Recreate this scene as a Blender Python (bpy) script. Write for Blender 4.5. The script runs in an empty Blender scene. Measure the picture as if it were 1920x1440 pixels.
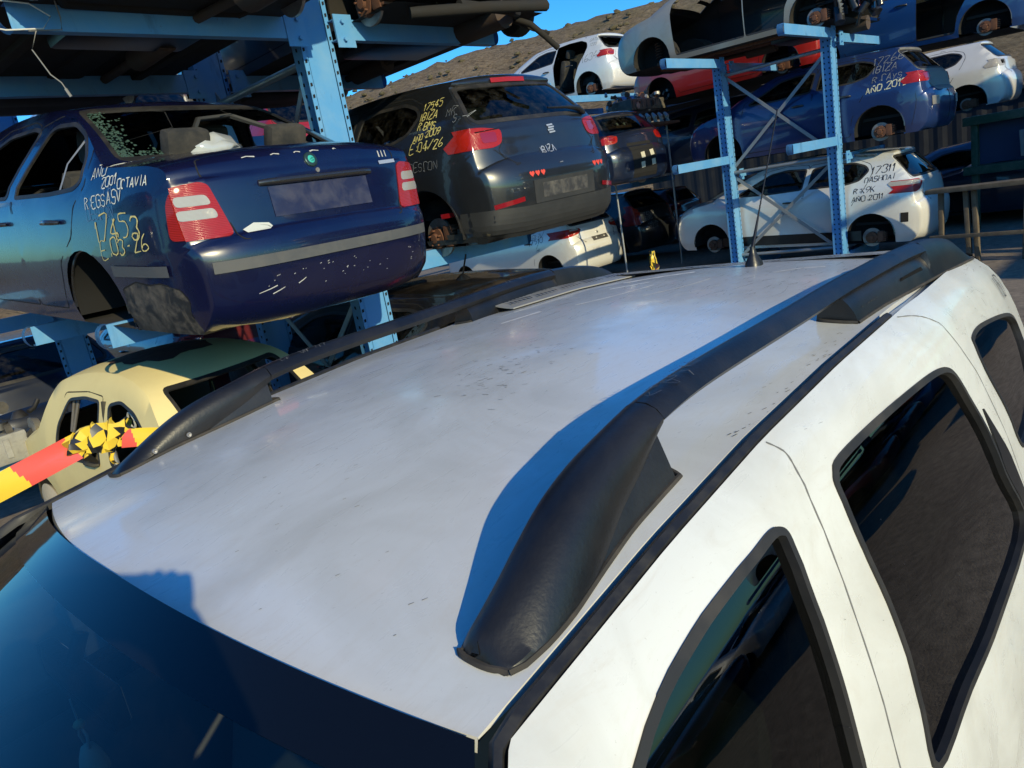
import bpy, bmesh, math, random
from mathutils import Vector, Matrix, Euler
from mathutils.bvhtree import BVHTree
random.seed(7)
S = bpy.context.scene
COL = S.collection
R = math.radians
# ------------------------------------------------------------------ camera
cam_d = bpy.data.cameras.new('camera'); cam = bpy.data.objects.new('camera', cam_d); COL.objects.link(cam)
RC = Matrix(((0.66693994, 0.29596357, -0.68381042), (-0.72487104, 0.04526581, -0.6873958), (-0.17249088, 0.95412608, 0.244725)))
CAM = Vector((0, 0, 1.95))
cam.matrix_world = Matrix.Translation(CAM) @ RC.to_4x4()
cam_d.sensor_width = 36; cam_d.lens = 36 * 1373.2 / 1920; cam_d.clip_start = .01; cam_d.clip_end = 1000
S.camera = cam
# ------------------------------------------------------------------ sky, sun, exposure
SUN_DIR = Vector((-.2569, -.894, .3672)).normalized()      # towards the sun
W = bpy.data.worlds.new('World'); S.world = W; W.use_nodes = True
wn = W.node_tree; bg = wn.nodes['Background']
sky = wn.nodes.new('ShaderNodeTexSky'); sky.sky_type = 'NISHITA'; sky.sun_disc = False
sky.sun_elevation = math.asin(SUN_DIR.z); sky.sun_rotation = math.atan2(SUN_DIR.x, SUN_DIR.y)
sky.air_density = 1.0; sky.dust_density = .3; sky.ozone_density = 3.0
hs = wn.nodes.new('ShaderNodeHueSaturation'); hs.inputs['Saturation'].default_value = 1.3
gn = wn.nodes.new('ShaderNodeMix'); gn.data_type = 'RGBA'; gn.blend_type = 'MULTIPLY'; gn.inputs[0].default_value = 1; gn.inputs[7].default_value = (.52, 1.22, 1.62, 1)
wn.links.new(sky.outputs[0], hs.inputs['Color']); wn.links.new(hs.outputs[0], gn.inputs[6]); wn.links.new(gn.outputs[2], bg.inputs[0])
bg.inputs[1].default_value = .12
sl = bpy.data.lights.new('sun', 'SUN'); sl.energy = 4.9; sl.angle = R(.5); sl.color = (1, .86, .52)
so = bpy.data.objects.new('sun', sl); COL.objects.link(so)
so.rotation_euler = SUN_DIR.to_track_quat('Z', 'Y').to_euler()
S.view_settings.view_transform = 'Standard'; S.view_settings.look = 'None'
S.view_settings.exposure = 0; S.view_settings.gamma = 1
S.cycles.max_bounces = 8; S.cycles.transparent_max_bounces = 16

# ------------------------------------------------------------------ materials
MATS = {}
def nodes(name):
    m = bpy.data.materials.new(name); m.use_nodes = True
    nt = m.node_tree; return m, nt, nt.nodes['Principled BSDF']
def noise(nt, scale, detail=4, rough=.6, dist=0, vec=None):
    tc = nt.nodes.new('ShaderNodeTexCoord'); n = nt.nodes.new('ShaderNodeTexNoise')
    n.inputs['Scale'].default_value = scale; n.inputs['Detail'].default_value = detail; n.inputs['Roughness'].default_value = rough
    n.inputs['Distortion'].default_value = dist
    if vec is not None:
        mp = nt.nodes.new('ShaderNodeMapping'); mp.inputs['Scale'].default_value = vec
        nt.links.new(tc.outputs['Object'], mp.inputs[0]); nt.links.new(mp.outputs[0], n.inputs[0])
    else: nt.links.new(tc.outputs['Object'], n.inputs[0])
    return n
def ramp(nt, src, a, b, c0=(0, 0, 0, 1), c1=(1, 1, 1, 1)):
    r = nt.nodes.new('ShaderNodeValToRGB'); r.color_ramp.elements[0].position = a; r.color_ramp.elements[1].position = b
    r.color_ramp.elements[0].color = c0; r.color_ramp.elements[1].color = c1
    nt.links.new(src, r.inputs[0]); return r
def mixc(nt, fac, a, b):
    m = nt.nodes.new('ShaderNodeMix'); m.data_type = 'RGBA'
    for sock, v in ((m.inputs[0], fac), (m.inputs[6], a), (m.inputs[7], b)):
        if hasattr(v, 'is_linked'): nt.links.new(v, sock)
        else: sock.default_value = v if isinstance(v, float) else (*v, 1)[:4]
    return m.outputs[2]
def mat(name, col, rough=.5, metal=0, coat=0, dust=0, dustcol=(.32, .27, .21), ds=6, spec=.5, inner=None, bump=0, rv=0):
    if name in MATS: return MATS[name]
    m, nt, p = nodes(name)
    p.inputs['Base Color'].default_value = (*col, 1); p.inputs['Roughness'].default_value = rough
    p.inputs['Metallic'].default_value = metal; p.inputs['Coat Weight'].default_value = coat; p.inputs['Coat Roughness'].default_value = .06
    p.inputs['Specular IOR Level'].default_value = spec
    c = None
    if dust:
        n = noise(nt, ds, 6, .65, .4); r = ramp(nt, n.outputs[0], .42, .78)
        mul = nt.nodes.new('ShaderNodeMath'); mul.operation = 'MULTIPLY'; mul.inputs[1].default_value = dust
        nt.links.new(r.outputs[0], mul.inputs[0]); c = mixc(nt, mul.outputs[0], col, dustcol)
        ad = nt.nodes.new('ShaderNodeMath'); ad.operation = 'MULTIPLY_ADD'; ad.inputs[1].default_value = .5; ad.inputs[2].default_value = rough
        nt.links.new(mul.outputs[0], ad.inputs[0]); nt.links.new(ad.outputs[0], p.inputs['Roughness'])
    if inner is not None:
        g = nt.nodes.new('ShaderNodeNewGeometry'); c = mixc(nt, g.outputs['Backfacing'], c if c is not None else col, inner)
    if c is not None: nt.links.new(c, p.inputs['Base Color'])
    if rv:
        n2 = noise(nt, 9, 5, .6, .5); r2 = ramp(nt, n2.outputs[0], .35, .75, (rough,) * 3 + (1,), (min(1, rough + rv),) * 3 + (1,))
        nt.links.new(r2.outputs[0], p.inputs['Roughness'])
    if bump:
        n3 = noise(nt, 180, 2); b = nt.nodes.new('ShaderNodeBump'); b.inputs['Strength'].default_value = bump; b.inputs['Distance'].default_value = .002
        nt.links.new(n3.outputs[0], b.inputs['Height']); nt.links.new(b.outputs[0], p.inputs['Normal'])
    MATS[name] = m; return m
def glass(name, tint=(.25, .3, .28), rough=0.02, f0=1.45, dirt=.06):
    if name in MATS: return MATS[name]
    m = bpy.data.materials.new(name); m.use_nodes = True; nt = m.node_tree; nt.nodes.remove(nt.nodes['Principled BSDF'])
    out = nt.nodes['Material Output']; t = nt.nodes.new('ShaderNodeBsdfTransparent'); t.inputs[0].default_value = (*tint, 1)
    g = nt.nodes.new('ShaderNodeBsdfGlossy'); g.inputs['Roughness'].default_value = rough; g.inputs[0].default_value = (1, 1, 1, 1)
    fr = nt.nodes.new('ShaderNodeFresnel'); fr.inputs[0].default_value = f0
    mx = nt.nodes.new('ShaderNodeMixShader'); nt.links.new(fr.outputs[0], mx.inputs[0]); nt.links.new(t.outputs[0], mx.inputs[1]); nt.links.new(g.outputs[0], mx.inputs[2])
    d = nt.nodes.new('ShaderNodeBsdfDiffuse'); d.inputs[0].default_value = (.35, .33, .28, 1)
    n = noise(nt, 14, 5, .7, .3); r = ramp(nt, n.outputs[0], .45, .8); ml = nt.nodes.new('ShaderNodeMath'); ml.operation = 'MULTIPLY'; ml.inputs[1].default_value = dirt
    nt.links.new(r.outputs[0], ml.inputs[0]); mx2 = nt.nodes.new('ShaderNodeMixShader')
    nt.links.new(ml.outputs[0], mx2.inputs[0]); nt.links.new(mx.outputs[0], mx2.inputs[1]); nt.links.new(d.outputs[0], mx2.inputs[2])
    nt.links.new(mx2.outputs[0], out.inputs[0]); MATS[name] = m; return m
TRIM = (.02, .02, .022)
def ribbed(m, sc=55):
    nt = m.node_tree; p = nt.nodes['Principled BSDF']; tc = nt.nodes.new('ShaderNodeTexCoord'); w = nt.nodes.new('ShaderNodeTexWave'); w.inputs['Scale'].default_value = sc; w.bands_direction = 'Z'; w.inputs['Distortion'].default_value = .3
    b = nt.nodes.new('ShaderNodeBump'); b.inputs['Strength'].default_value = .5; b.inputs['Distance'].default_value = .004
    nt.links.new(tc.outputs['Object'], w.inputs[0]); nt.links.new(w.outputs['Fac'], b.inputs['Height']); nt.links.new(b.outputs[0], p.inputs['Normal'])
RUB = mat('black rubber', (.014, .014, .016), .55, dust=.12)
PLA = mat('black plastic', (.008, .0085, .0105), .36, dust=.05, bump=.15)
DARK = mat('dark cavity', (.006, .006, .007), .9)
UNDER = mat('grimy underside', (.012, .011, .010), .85, dust=.6, dustcol=(.04, .03, .022), ds=3)
RUST = mat('rusty iron', (.16, .07, .04), .8, .2, dust=.7, dustcol=(.07, .04, .03), ds=14)
STEEL = mat('worn steel', (.35, .34, .33), .45, .7, dust=.5, dustcol=(.15, .1, .07), ds=12)
ALU = mat('cast aluminium', (.42, .42, .41), .5, .5, dust=.5, dustcol=(.08, .07, .06), ds=15)
SEAT = mat('grey seat cloth', (.018, .019, .021), .9, dust=.2)
TRIMM = mat('grey cabin trim', (.03, .031, .034), .7)
GLS = glass('car window glass', (.30, .36, .34))
GLD = glass('dark window glass', (.10, .13, .12))
REDL = mat('red lamp lens', (.34, .013, .004), .14, coat=.6, dust=.25, dustcol=(.14, .005, .003), ds=26)
REDD = mat('dark red lamp lens', (.22, .008, .012), .12, coat=1)
CLRL = mat('clear lamp lens', (.38, .36, .33), .15, coat=1)
ORAL = mat('amber lamp lens', (.7, .18, .04), .15, coat=1)
ribbed(REDL, 40); ribbed(CLRL, 60)
WHT = mat('white marker ink', (.46, .46, .44), .6)
YEL = mat('yellow marker ink', (.78, .66, .22), .6)
BLU_INK = mat('faded blue marker ink', (.12, .2, .36), .6)
BLK_INK = mat('black marker ink', (.02, .02, .025), .6)
GRY_INK = mat('grey marker ink', (.25, .26, .27), .6)
CHR = mat('chrome', (.62, .62, .62), .32, .6)
RACK = mat('blue rack paint', (.09, .29, .58), .42, 0, dust=.55, dustcol=(.20, .36, .52), ds=4)
def rack_wear(m):
    nt = m.node_tree; p = nt.nodes['Principled BSDF']; src = p.inputs['Base Color'].links[0].from_socket
    n = noise(nt, 22, 8, .75, .6); c = mixc(nt, ramp(nt, n.outputs[0], .66, .72).outputs[0], src, (.10, .045, .022))
    n2 = noise(nt, 3, 6, .7, 1.5, (1, 1, .25)); c = mixc(nt, ramp(nt, n2.outputs[0], .58, .75).outputs[0], c, (.055, .15, .30)); nt.links.new(c, p.inputs['Base Color'])
rack_wear(RACK)
GALV = mat('galvanised steel', (.34, .36, .38), .42, .6, dust=.4, dustcol=(.2, .2, .2))
def paint(name, col, dust=.1, rough=.32, coat=1.0, metal=0., dustcol=(.32, .28, .22), ds=5, inner=(.02, .02, .022)):
    return mat(name, col, rough, metal, coat, dust, dustcol, ds, inner=inner)

# ------------------------------------------------------------------ object helpers
def link(name, bm, m, parent=None, smooth=56, label=None):
    me = bpy.data.meshes.new(name); bm.to_mesh(me); bm.free()
    for x in (m if isinstance(m, (list, tuple)) else [m]): me.materials.append(x)
    if smooth:
        for p in me.polygons: p.use_smooth = True
        me.set_sharp_from_angle(angle=R(smooth))
    o = bpy.data.objects.new(name, me); COL.objects.link(o)
    if parent: o.parent = parent
    if label: o['label'] = label
    return o
def tag(o, label, cat, group=None, kind=None):
    if label: o['label'] = label
    if cat: o['category'] = cat
    if group: o['group'] = group
    if kind: o['kind'] = kind
    return o
def empty(name, loc=(0, 0, 0), rot=(0, 0, 0), label=None, cat=None, group=None):
    o = bpy.data.objects.new(name, None); o.empty_display_size = .1; COL.objects.link(o)
    o.location = loc; o.rotation_euler = rot
    return tag(o, label, cat, group)
def BM(): return bmesh.new()
def box(bm, x0, x1, y0, y1, z0, z1, bev=0, M=None):
    r = bmesh.ops.create_cube(bm, size=1); vs = r['verts']
    for v in vs: v.co = Vector((x0 + (v.co.x + .5) * (x1 - x0), y0 + (v.co.y + .5) * (y1 - y0), z0 + (v.co.z + .5) * (z1 - z0)))
    if bev:
        es = list({e for v in vs for e in v.link_edges})
        rr = bmesh.ops.bevel(bm, geom=es, offset=bev, segments=2, affect='EDGES', profile=.6)
        vs = list({v for f in rr['faces'] for v in f.verts} | {v for v in vs if v.is_valid})
    if M is not None:
        for v in vs: v.co = M @ v.co
    return vs
def tube(bm, pts, r, n=8, caps=True, flat=None):
    pts = [Vector(p) for p in pts]; rings = []
    rs = r if isinstance(r, (list, tuple)) else [r] * len(pts)
    up = Vector((0, 0, 1))
    for i, p in enumerate(pts):
        d = (pts[min(i + 1, len(pts) - 1)] - pts[max(i - 1, 0)])
        if d.length < 1e-9: d = Vector((1, 0, 0))
        d.normalize(); a = d.cross(up)
        if a.length < .05: a = d.cross(Vector((1, 0, 0)))
        a.normalize(); b = a.cross(d)
        rings.append([bm.verts.new(p + (a * math.cos(2 * math.pi * k / n) + b * math.sin(2 * math.pi * k / n)) * rs[i]) for k in range(n)])
    for q, s in zip(rings, rings[1:]):
        for k in range(n): bm.faces.new((q[k], q[(k + 1) % n], s[(k + 1) % n], s[k]))
    if caps: bm.faces.new(rings[0][::-1]); bm.faces.new(rings[-1])
def lathe(bm, prof, c, axis='x', n=24):
    rings = []
    for r, h in prof:
        ring = []
        for k in range(n):
            a = 2 * math.pi * k / n; u, v = r * math.cos(a), r * math.sin(a)
            p = {'x': (h, u, v), 'y': (u, h, v), 'z': (u, v, h)}[axis]
            ring.append(bm.verts.new(Vector(c) + Vector(p)))
        rings.append(ring)
    for q, s in zip(rings, rings[1:]):
        for k in range(n): bm.faces.new((q[k], q[(k + 1) % n], s[(k + 1) % n], s[k]))
    if prof[0][0] > 1e-4: bm.faces.new(rings[0][::-1])
    if prof[-1][0] > 1e-4: bm.faces.new(rings[-1])
    bmesh.ops.remove_doubles(bm, verts=[v for r_ in rings for v in r_], dist=1e-6)
def interp(t, tab):
    if t <= tab[0][0]: return tab[0][1]
    for (a, x), (b, y) in zip(tab, tab[1:]):
        if t <= b: return x + (y - x) * (t - a) / (b - a)
    return tab[-1][1]
def catmull(P, n=6, closed=False):
    out = []; N = len(P)
    for i in range(N - 1):
        p0, p1, p2, p3 = P[max(i - 1, 0)], P[i], P[i + 1], P[min(i + 2, N - 1)]
        for k in range(n):
            t = k / n
            out.append(tuple(.5 * (2 * b + (c - a) * t + (2 * a - 5 * b + 4 * c - d) * t * t + (3 * b - a - 3 * c + d) * t ** 3) for a, b, c, d in zip(p0, p1, p2, p3)))
    out.append(tuple(P[-1])); return out
def closed(poly, n=4):
    N = len(poly); out = []
    for i in range(N):
        p0, p1, p2, p3 = poly[i - 1], poly[i], poly[(i + 1) % N], poly[(i + 2) % N]
        for k in range(n):
            t = k / n; out.append(tuple(.5 * (2 * b + (c - a) * t + (2 * a - 5 * b + 4 * c - d) * t * t + (3 * b - a - 3 * c + d) * t ** 3) for a, b, c, d in zip(p0, p1, p2, p3)))
    return out
def rounded(poly, r=.04, n=4):
    out = []; N = len(poly)
    for i in range(N):
        a, b, c = Vector(poly[i - 1]), Vector(poly[i]), Vector(poly[(i + 1) % N])
        d1, d2 = (a - b), (c - b); q = min(r, d1.length * .45, d2.length * .45)
        if d1.length < 1e-6 or d2.length < 1e-6: continue
        s, e = b + d1.normalized() * q, b + d2.normalized() * q
        for k in range(n + 1):
            t = k / n; out.append(tuple(s * (1 - t) ** 2 + b * 2 * t * (1 - t) + e * t * t))
    return out
def grow(poly, d):
    N = len(poly); A = sum(poly[i - 1][0] * poly[i][1] - poly[i][0] * poly[i - 1][1] for i in range(N)); s = 1 if A > 0 else -1
    out = []
    for i in range(N):
        a, b, c = Vector(poly[i - 1]), Vector(poly[i]), Vector(poly[(i + 1) % N])
        e1, e2 = (b - a), (c - b)
        if e1.length < 1e-7 or e2.length < 1e-7: out.append(tuple(b)); continue
        n1 = Vector((e1.y, -e1.x)).normalized(); n2 = Vector((e2.y, -e2.x)).normalized(); n = (n1 + n2)
        n = n / max(.5, n.length_squared / 2) if n.length > 1e-4 else n1
        out.append(tuple(b + n * d * s))
    return out
def inside(p, poly):
    x, y = p; c = False; j = len(poly) - 1
    for i in range(len(poly)):
        a, b = poly[i], poly[j]
        if (a[1] > y) != (b[1] > y) and x < (b[0] - a[0]) * (y - a[1]) / (b[1] - a[1]) + a[0]: c = not c
        j = i
    return c
AX = {'L': (1, 2), 'R': (1, 2), 'rear': (0, 2), 'front': (0, 2), 'top': (0, 1), 'V': (0, 2)}
def facing(f, view, pred):
    n = f.normal
    if pred: return pred(f)
    if view == 'L': return n.x < -.2
    if view == 'R': return n.x > .2
    if view == 'rear': return n.y < -.12
    if view == 'front': return n.y > .12
    if view == 'top': return n.z > .2
    if view == 'V': return n.y < -.2
def carve(bm, view, poly, pred=None):
    """cut the faces seen from one side along a polygon and lift those inside it out into a mesh of their own"""
    i, j = AX[view]
    x0, x1 = min(p[0] for p in poly), max(p[0] for p in poly); y0, y1 = min(p[1] for p in poly), max(p[1] for p in poly)
    bm.normal_update()
    def bb(f):
        u = [v.co[i] for v in f.verts]; w = [v.co[j] for v in f.verts]
        return (f, min(u), max(u), min(w), max(w))
    fs = []
    for f in bm.faces:
        if not facing(f, view, pred): continue
        t = bb(f)
        if t[2] < x0 or t[1] > x1 or t[4] < y0 or t[3] > y1: continue
        fs.append(t)
    for k in range(len(poly)):
        a, b = poly[k - 1], poly[k]; d = (b[0] - a[0], b[1] - a[1])
        if abs(d[0]) + abs(d[1]) < 1e-6: continue
        ex0, ex1, ey0, ey1 = min(a[0], b[0]) - 1e-4, max(a[0], b[0]) + 1e-4, min(a[1], b[1]) - 1e-4, max(a[1], b[1]) + 1e-4
        near, far = [], []
        for t in fs: (far if (t[2] < ex0 or t[1] > ex1 or t[4] < ey0 or t[3] > ey1) else near).append(t)
        # only faces the line really crosses
        cut, keep = [], []
        for t in near:
            sd = [(v.co[i] - a[0]) * d[1] - (v.co[j] - a[1]) * d[0] for v in t[0].verts]
            (cut if min(sd) < -1e-7 and max(sd) > 1e-7 else keep).append(t)
        if not cut: continue
        near = [t[0] for t in cut]
        co = Vector((0, 0, 0)); co[i], co[j] = a; no = Vector((0, 0, 0)); no[i], no[j] = d[1], -d[0]
        geom = near + list({e for f in near for e in f.edges}) + list({v for f in near for v in f.verts})
        r = bmesh.ops.bisect_plane(bm, geom=geom, dist=1e-6, plane_co=co, plane_no=no.normalized())
        fs = far + keep + [bb(g) for g in r['geom'] if isinstance(g, bmesh.types.BMFace)]
    fs = [t[0] for t in fs if t[0].is_valid]
    sel = []
    for f in fs:
        c = f.calc_center_median()
        if inside((c[i], c[j]), poly): sel.append(f)
    if not sel: return None
    nb = bmesh.new(); mp = {}
    for f in sel:
        vs = []
        for v in f.verts:
            if v not in mp: mp[v] = nb.verts.new(v.co)
            vs.append(mp[v])
        try: nb.faces.new(vs)
        except ValueError: pass
    bmesh.ops.delete(bm, geom=sel, context='FACES')
    nb.normal_update(); return nb
def shift(bm, d):
    bm.normal_update()
    mv = [(v, v.normal.copy()) for v in bm.verts]
    for v, n in mv: v.co += n * d
def rim(bm, d):
    """fold the open edge of a lifted part back by d so that it has thickness"""
    bm.normal_update(); es = [e for e in bm.edges if e.is_boundary]
    if not es: return
    nn = {tuple(v.co): v.normal.copy() for e in es for v in e.verts}
    r = bmesh.ops.extrude_edge_only(bm, edges=es)
    for v in r['geom']:
        if isinstance(v, bmesh.types.BMVert): v.co = v.co - nn.get(tuple(v.co), v.normal) * d
# ------------------------------------------------------------------ handwriting: single strokes on a 4 x 6 grid
FONT = {'A': '0026 2640 1232', 'B': '000636453303 33423000', 'C': '4536160510012041'[:14], 'D': '00062645412000', 'E': '46060040 0333', 'G': '45361605011030414323', 'I': '1016',
 'K': '0006 4602 1340', 'L': '060040', 'M': '0006234640', 'N': '00064046', 'Ñ': '00054045 1636', 'O': '10010516364541301000'[:18], 'P': '0006364503', 'Q': '1001051636454130 2240'[:20], 'R': '0006364503 2340',
 'S': '45361605133342301001'[:20], 'T': '0646 2620', 'U': '060110304146', 'V': '062046', 'X': '0046 0640', 'Y': '062346 2320', 'Z': '06460040 1333', 'J': '46413010', 'H': '0006 4046 0343', 'F': '000646 0333',
 '0': '2001053645413020'[:14] + '20', '1': '041610', '2': '0516364500 0040', '3': '0636234230100', '4': '36024241 3026', '5': '4606034342300', '6': '36140110304132120', '7': '064610', '8': '2305163645234130100123'[:22], '9': '4313041636454310', '.': '2021', ':': '2122 2425', '/': '0046', '-': '1333', ' ': ''}
FONT['3'] = '0516364533 334241301001'; FONT['5'] = '460604344231100'; FONT['6'] = '361401103041321201'; FONT['0'] = '20010516364541302 0'[:16] + '20'; FONT['5'] = '46060434423010'
def strokes(ch):
    for s in FONT.get(ch, '').split(' '):
        pts = [(int(s[k]), int(s[k + 1])) for k in range(0, len(s) - 1, 2)]
        if len(pts) > 1: yield pts
def write(bm, hit, text, o, dx, dy, size, w=.006, jit=.25, slant=.15):
    """hit(a, b) -> point and normal on the surface; text runs from o along dx, letters stand along dy"""
    pen = 0; rnd = random.Random(sum(map(ord, text)) * 13)
    for ch in text:
        sc = 1 + rnd.uniform(-.12, .12); by = rnd.uniform(-.08, .08) * 6
        for st in strokes(ch):
            q = []
            for (x, y) in st:
                x += rnd.uniform(-jit, jit); y += rnd.uniform(-jit, jit)
                X = (pen + (x + y * slant) * sc) / 6 * size; Y = (y * sc + by) / 6 * size
                q.append((o[0] + dx[0] * X + dy[0] * Y, o[1] + dx[1] * X + dy[1] * Y))
            q = catmull(q, 3) if len(q) > 2 else q
            ribbon(bm, hit, q, w * rnd.uniform(.8, 1.2))
        pen += (5.4 if ch not in '.: 1I' else 3.2)
def ribbon(bm, hit, q, w, lift=.0025):
    pn = [hit(*p) for p in q]; pn = [p for p in pn if p[0] is not None]
    if len(pn) < 2: return
    prev = None
    for k, (p, n) in enumerate(pn):
        d = pn[min(k + 1, len(pn) - 1)][0] - pn[max(k - 1, 0)][0]
        s = n.cross(d)
        if s.length < 1e-9: continue
        s.normalize(); e = w * (1 + (.32 * math.sin(k * 2.1 + q[0][0] * 40) if w < .013 else 0)); a = bm.verts.new(p + n * lift + s * e / 2); b = bm.verts.new(p + n * lift - s * e / 2)
        if prev: bm.faces.new((prev[0], prev[1], b, a))
        prev = (a, b)
# ------------------------------------------------------------------ car bodies
def car_shell(T):
    """outer skin from a side silhouette (corner line), a width profile and a bulge: sides, top strip, underside"""
    bm = bmesh.new(); P = catmull(T['sil'], T.get('res', 5)); N = len(P); zs = T['zs']; Wt, plan = T['W'], T['plan']
    wd = lambda y, z: interp(z, Wt) * interp(y, plan)
    ts = [0, .02, .055, .11, .2, .34, .52, .75, 1.0]
    y0, y1 = T['yb']; prev_s = prev_t = None; half = []
    side, top = [], []
    for k, (y, z, b) in enumerate(P):
        a, c = P[max(k - 1, 0)], P[min(k + 1, N - 1)]; t = Vector((c[0] - a[0], c[1] - a[1])); t.normalize()
        n = Vector((-t.y, t.x))       # outward: rear faces -y, roof +z
        w = wd(y, z); row = []
        for q in ts:
            o = b * (1 - (1 - q) ** (2.4 if b < .085 else 4.5))
            row.append((-w * (1 - q), y + n.x * o, z + n.y * o))
        top.append(row)
        yb = y0 + (y1 - y0) * (k / (N - 1)); col = []
        for m in range(13):
            f = m / 12; yy, zz = yb + (y - yb) * f, zs + (z - zs) * f
            col.append((-wd(yy, zz), yy, zz))
        side.append(col)
    def grid(G, flip):
        V = [[bm.verts.new((p[0] * flip, p[1], p[2])) for p in r] for r in G]
        for a, b in zip(V, V[1:]):
            for i in range(len(a) - 1):
                try: bm.faces.new((a[i], a[i + 1], b[i + 1], b[i]))
                except ValueError: pass
        return V
    for flip in (1, -1): grid(side, flip); grid(top, flip)
    # underside
    und = []
    for r in side: und.append([(r[0][0] * (1 - q / 3), r[0][1], r[0][2]) for q in range(4)])
    for flip in (1, -1): grid(und, flip)
    # close nose and tail below the bumpers
    for r, s in ((top[0], side[0]), (top[-1], side[-1])):
        for flip in (1, -1): grid([[(p[0], p[1], p[2]) for p in r], [(s[0][0] * (1 - q), s[0][1], s[0][2]) for q in ts]], flip)
    bmesh.ops.remove_doubles(bm, verts=bm.verts, dist=4e-4)
    bmesh.ops.dissolve_degenerate(bm, edges=bm.edges, dist=1e-5)
    bmesh.ops.recalc_face_normals(bm, faces=bm.faces)
    v = sum((f.calc_area() * f.normal.z for f in bm.faces if f.calc_center_median().z > T['zs'] + .7))
    if v < 0: bmesh.ops.reverse_faces(bm, faces=bm.faces)
    bm.normal_update(); return bm
def seat_bm(bm, x, y, z, w=.48, s=1.0):
    M = Matrix.Translation((x, y, z)) @ Matrix.Scale(s, 4)
    box(bm, -w / 2, w / 2, -.05, .5, .12, .30, .06, M)
    Mb = M @ Matrix.Translation((0, 0, .2)) @ Matrix.Rotation(R(-18), 4, 'X').inverted()
    box(bm, -w / 2, w / 2, -.08, .07, 0, .62, .06, Mb)
    if w < .8: box(bm, -.13, .13, -.06, .04, .66, .86, .04, Mb)
    else:
        for dx in (-.32, .32): box(bm, dx - .13, dx + .13, -.06, .04, .6, .76, .04, Mb)
def disc_bm(bm, x, y, z, sgn, r=.14, parts='disc'):
    lathe(bm, [(.03, 0), (r, 0), (r, .012), (.085, .012), (.08, .05), (.035, .05), (.03, .062), (0.0, .062)], (x, y, z), 'x', 28)
    if sgn < 0:
        for v in bm.verts: v.co.x = 2 * x - v.co.x
def hub(root, side, y, z, W, r=.14, m=RUST, rim_m=STEEL, caliper=True):
    x = side * (W - .10)
    bm = BM(); lathe(bm, [(.02, -.01 * side), (r, -.01 * side), (r, .012 * side), (.088, .012 * side)], (x, y, z), 'x', 32)
    d = link('brake_disc', bm, rim_m, root)
    bm = BM(); lathe(bm, [(.088, 0.01 * side), (.084, .06 * side), (.04, .062 * side), (.034, .085 * side), (.001, .087 * side)], (x, y, z), 'x', 24)
    for k in range(5):
        a = 2 * math.pi * k / 5 + .3; lathe(bm, [(.007, .055 * side), (.007, .085 * side), (0.0005, .086 * side)], (x, y + .06 * math.cos(a), z + .06 * math.sin(a)), 'x', 8)
    link('hub', bm, m, d)
    if caliper:
        bm = BM()
        for k in range(5): box(bm, x - .05 + .0 * side, x + .06, y - r - .065, y - r + .05, z - .06 + k * .028, z - .06 + k * .028 + .018, .004)
        box(bm, x - .06, x + .045, y - r - .035, y - r + .055, z - .07, z + .09, .012)
        link('brake_caliper', bm, m, root)
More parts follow.
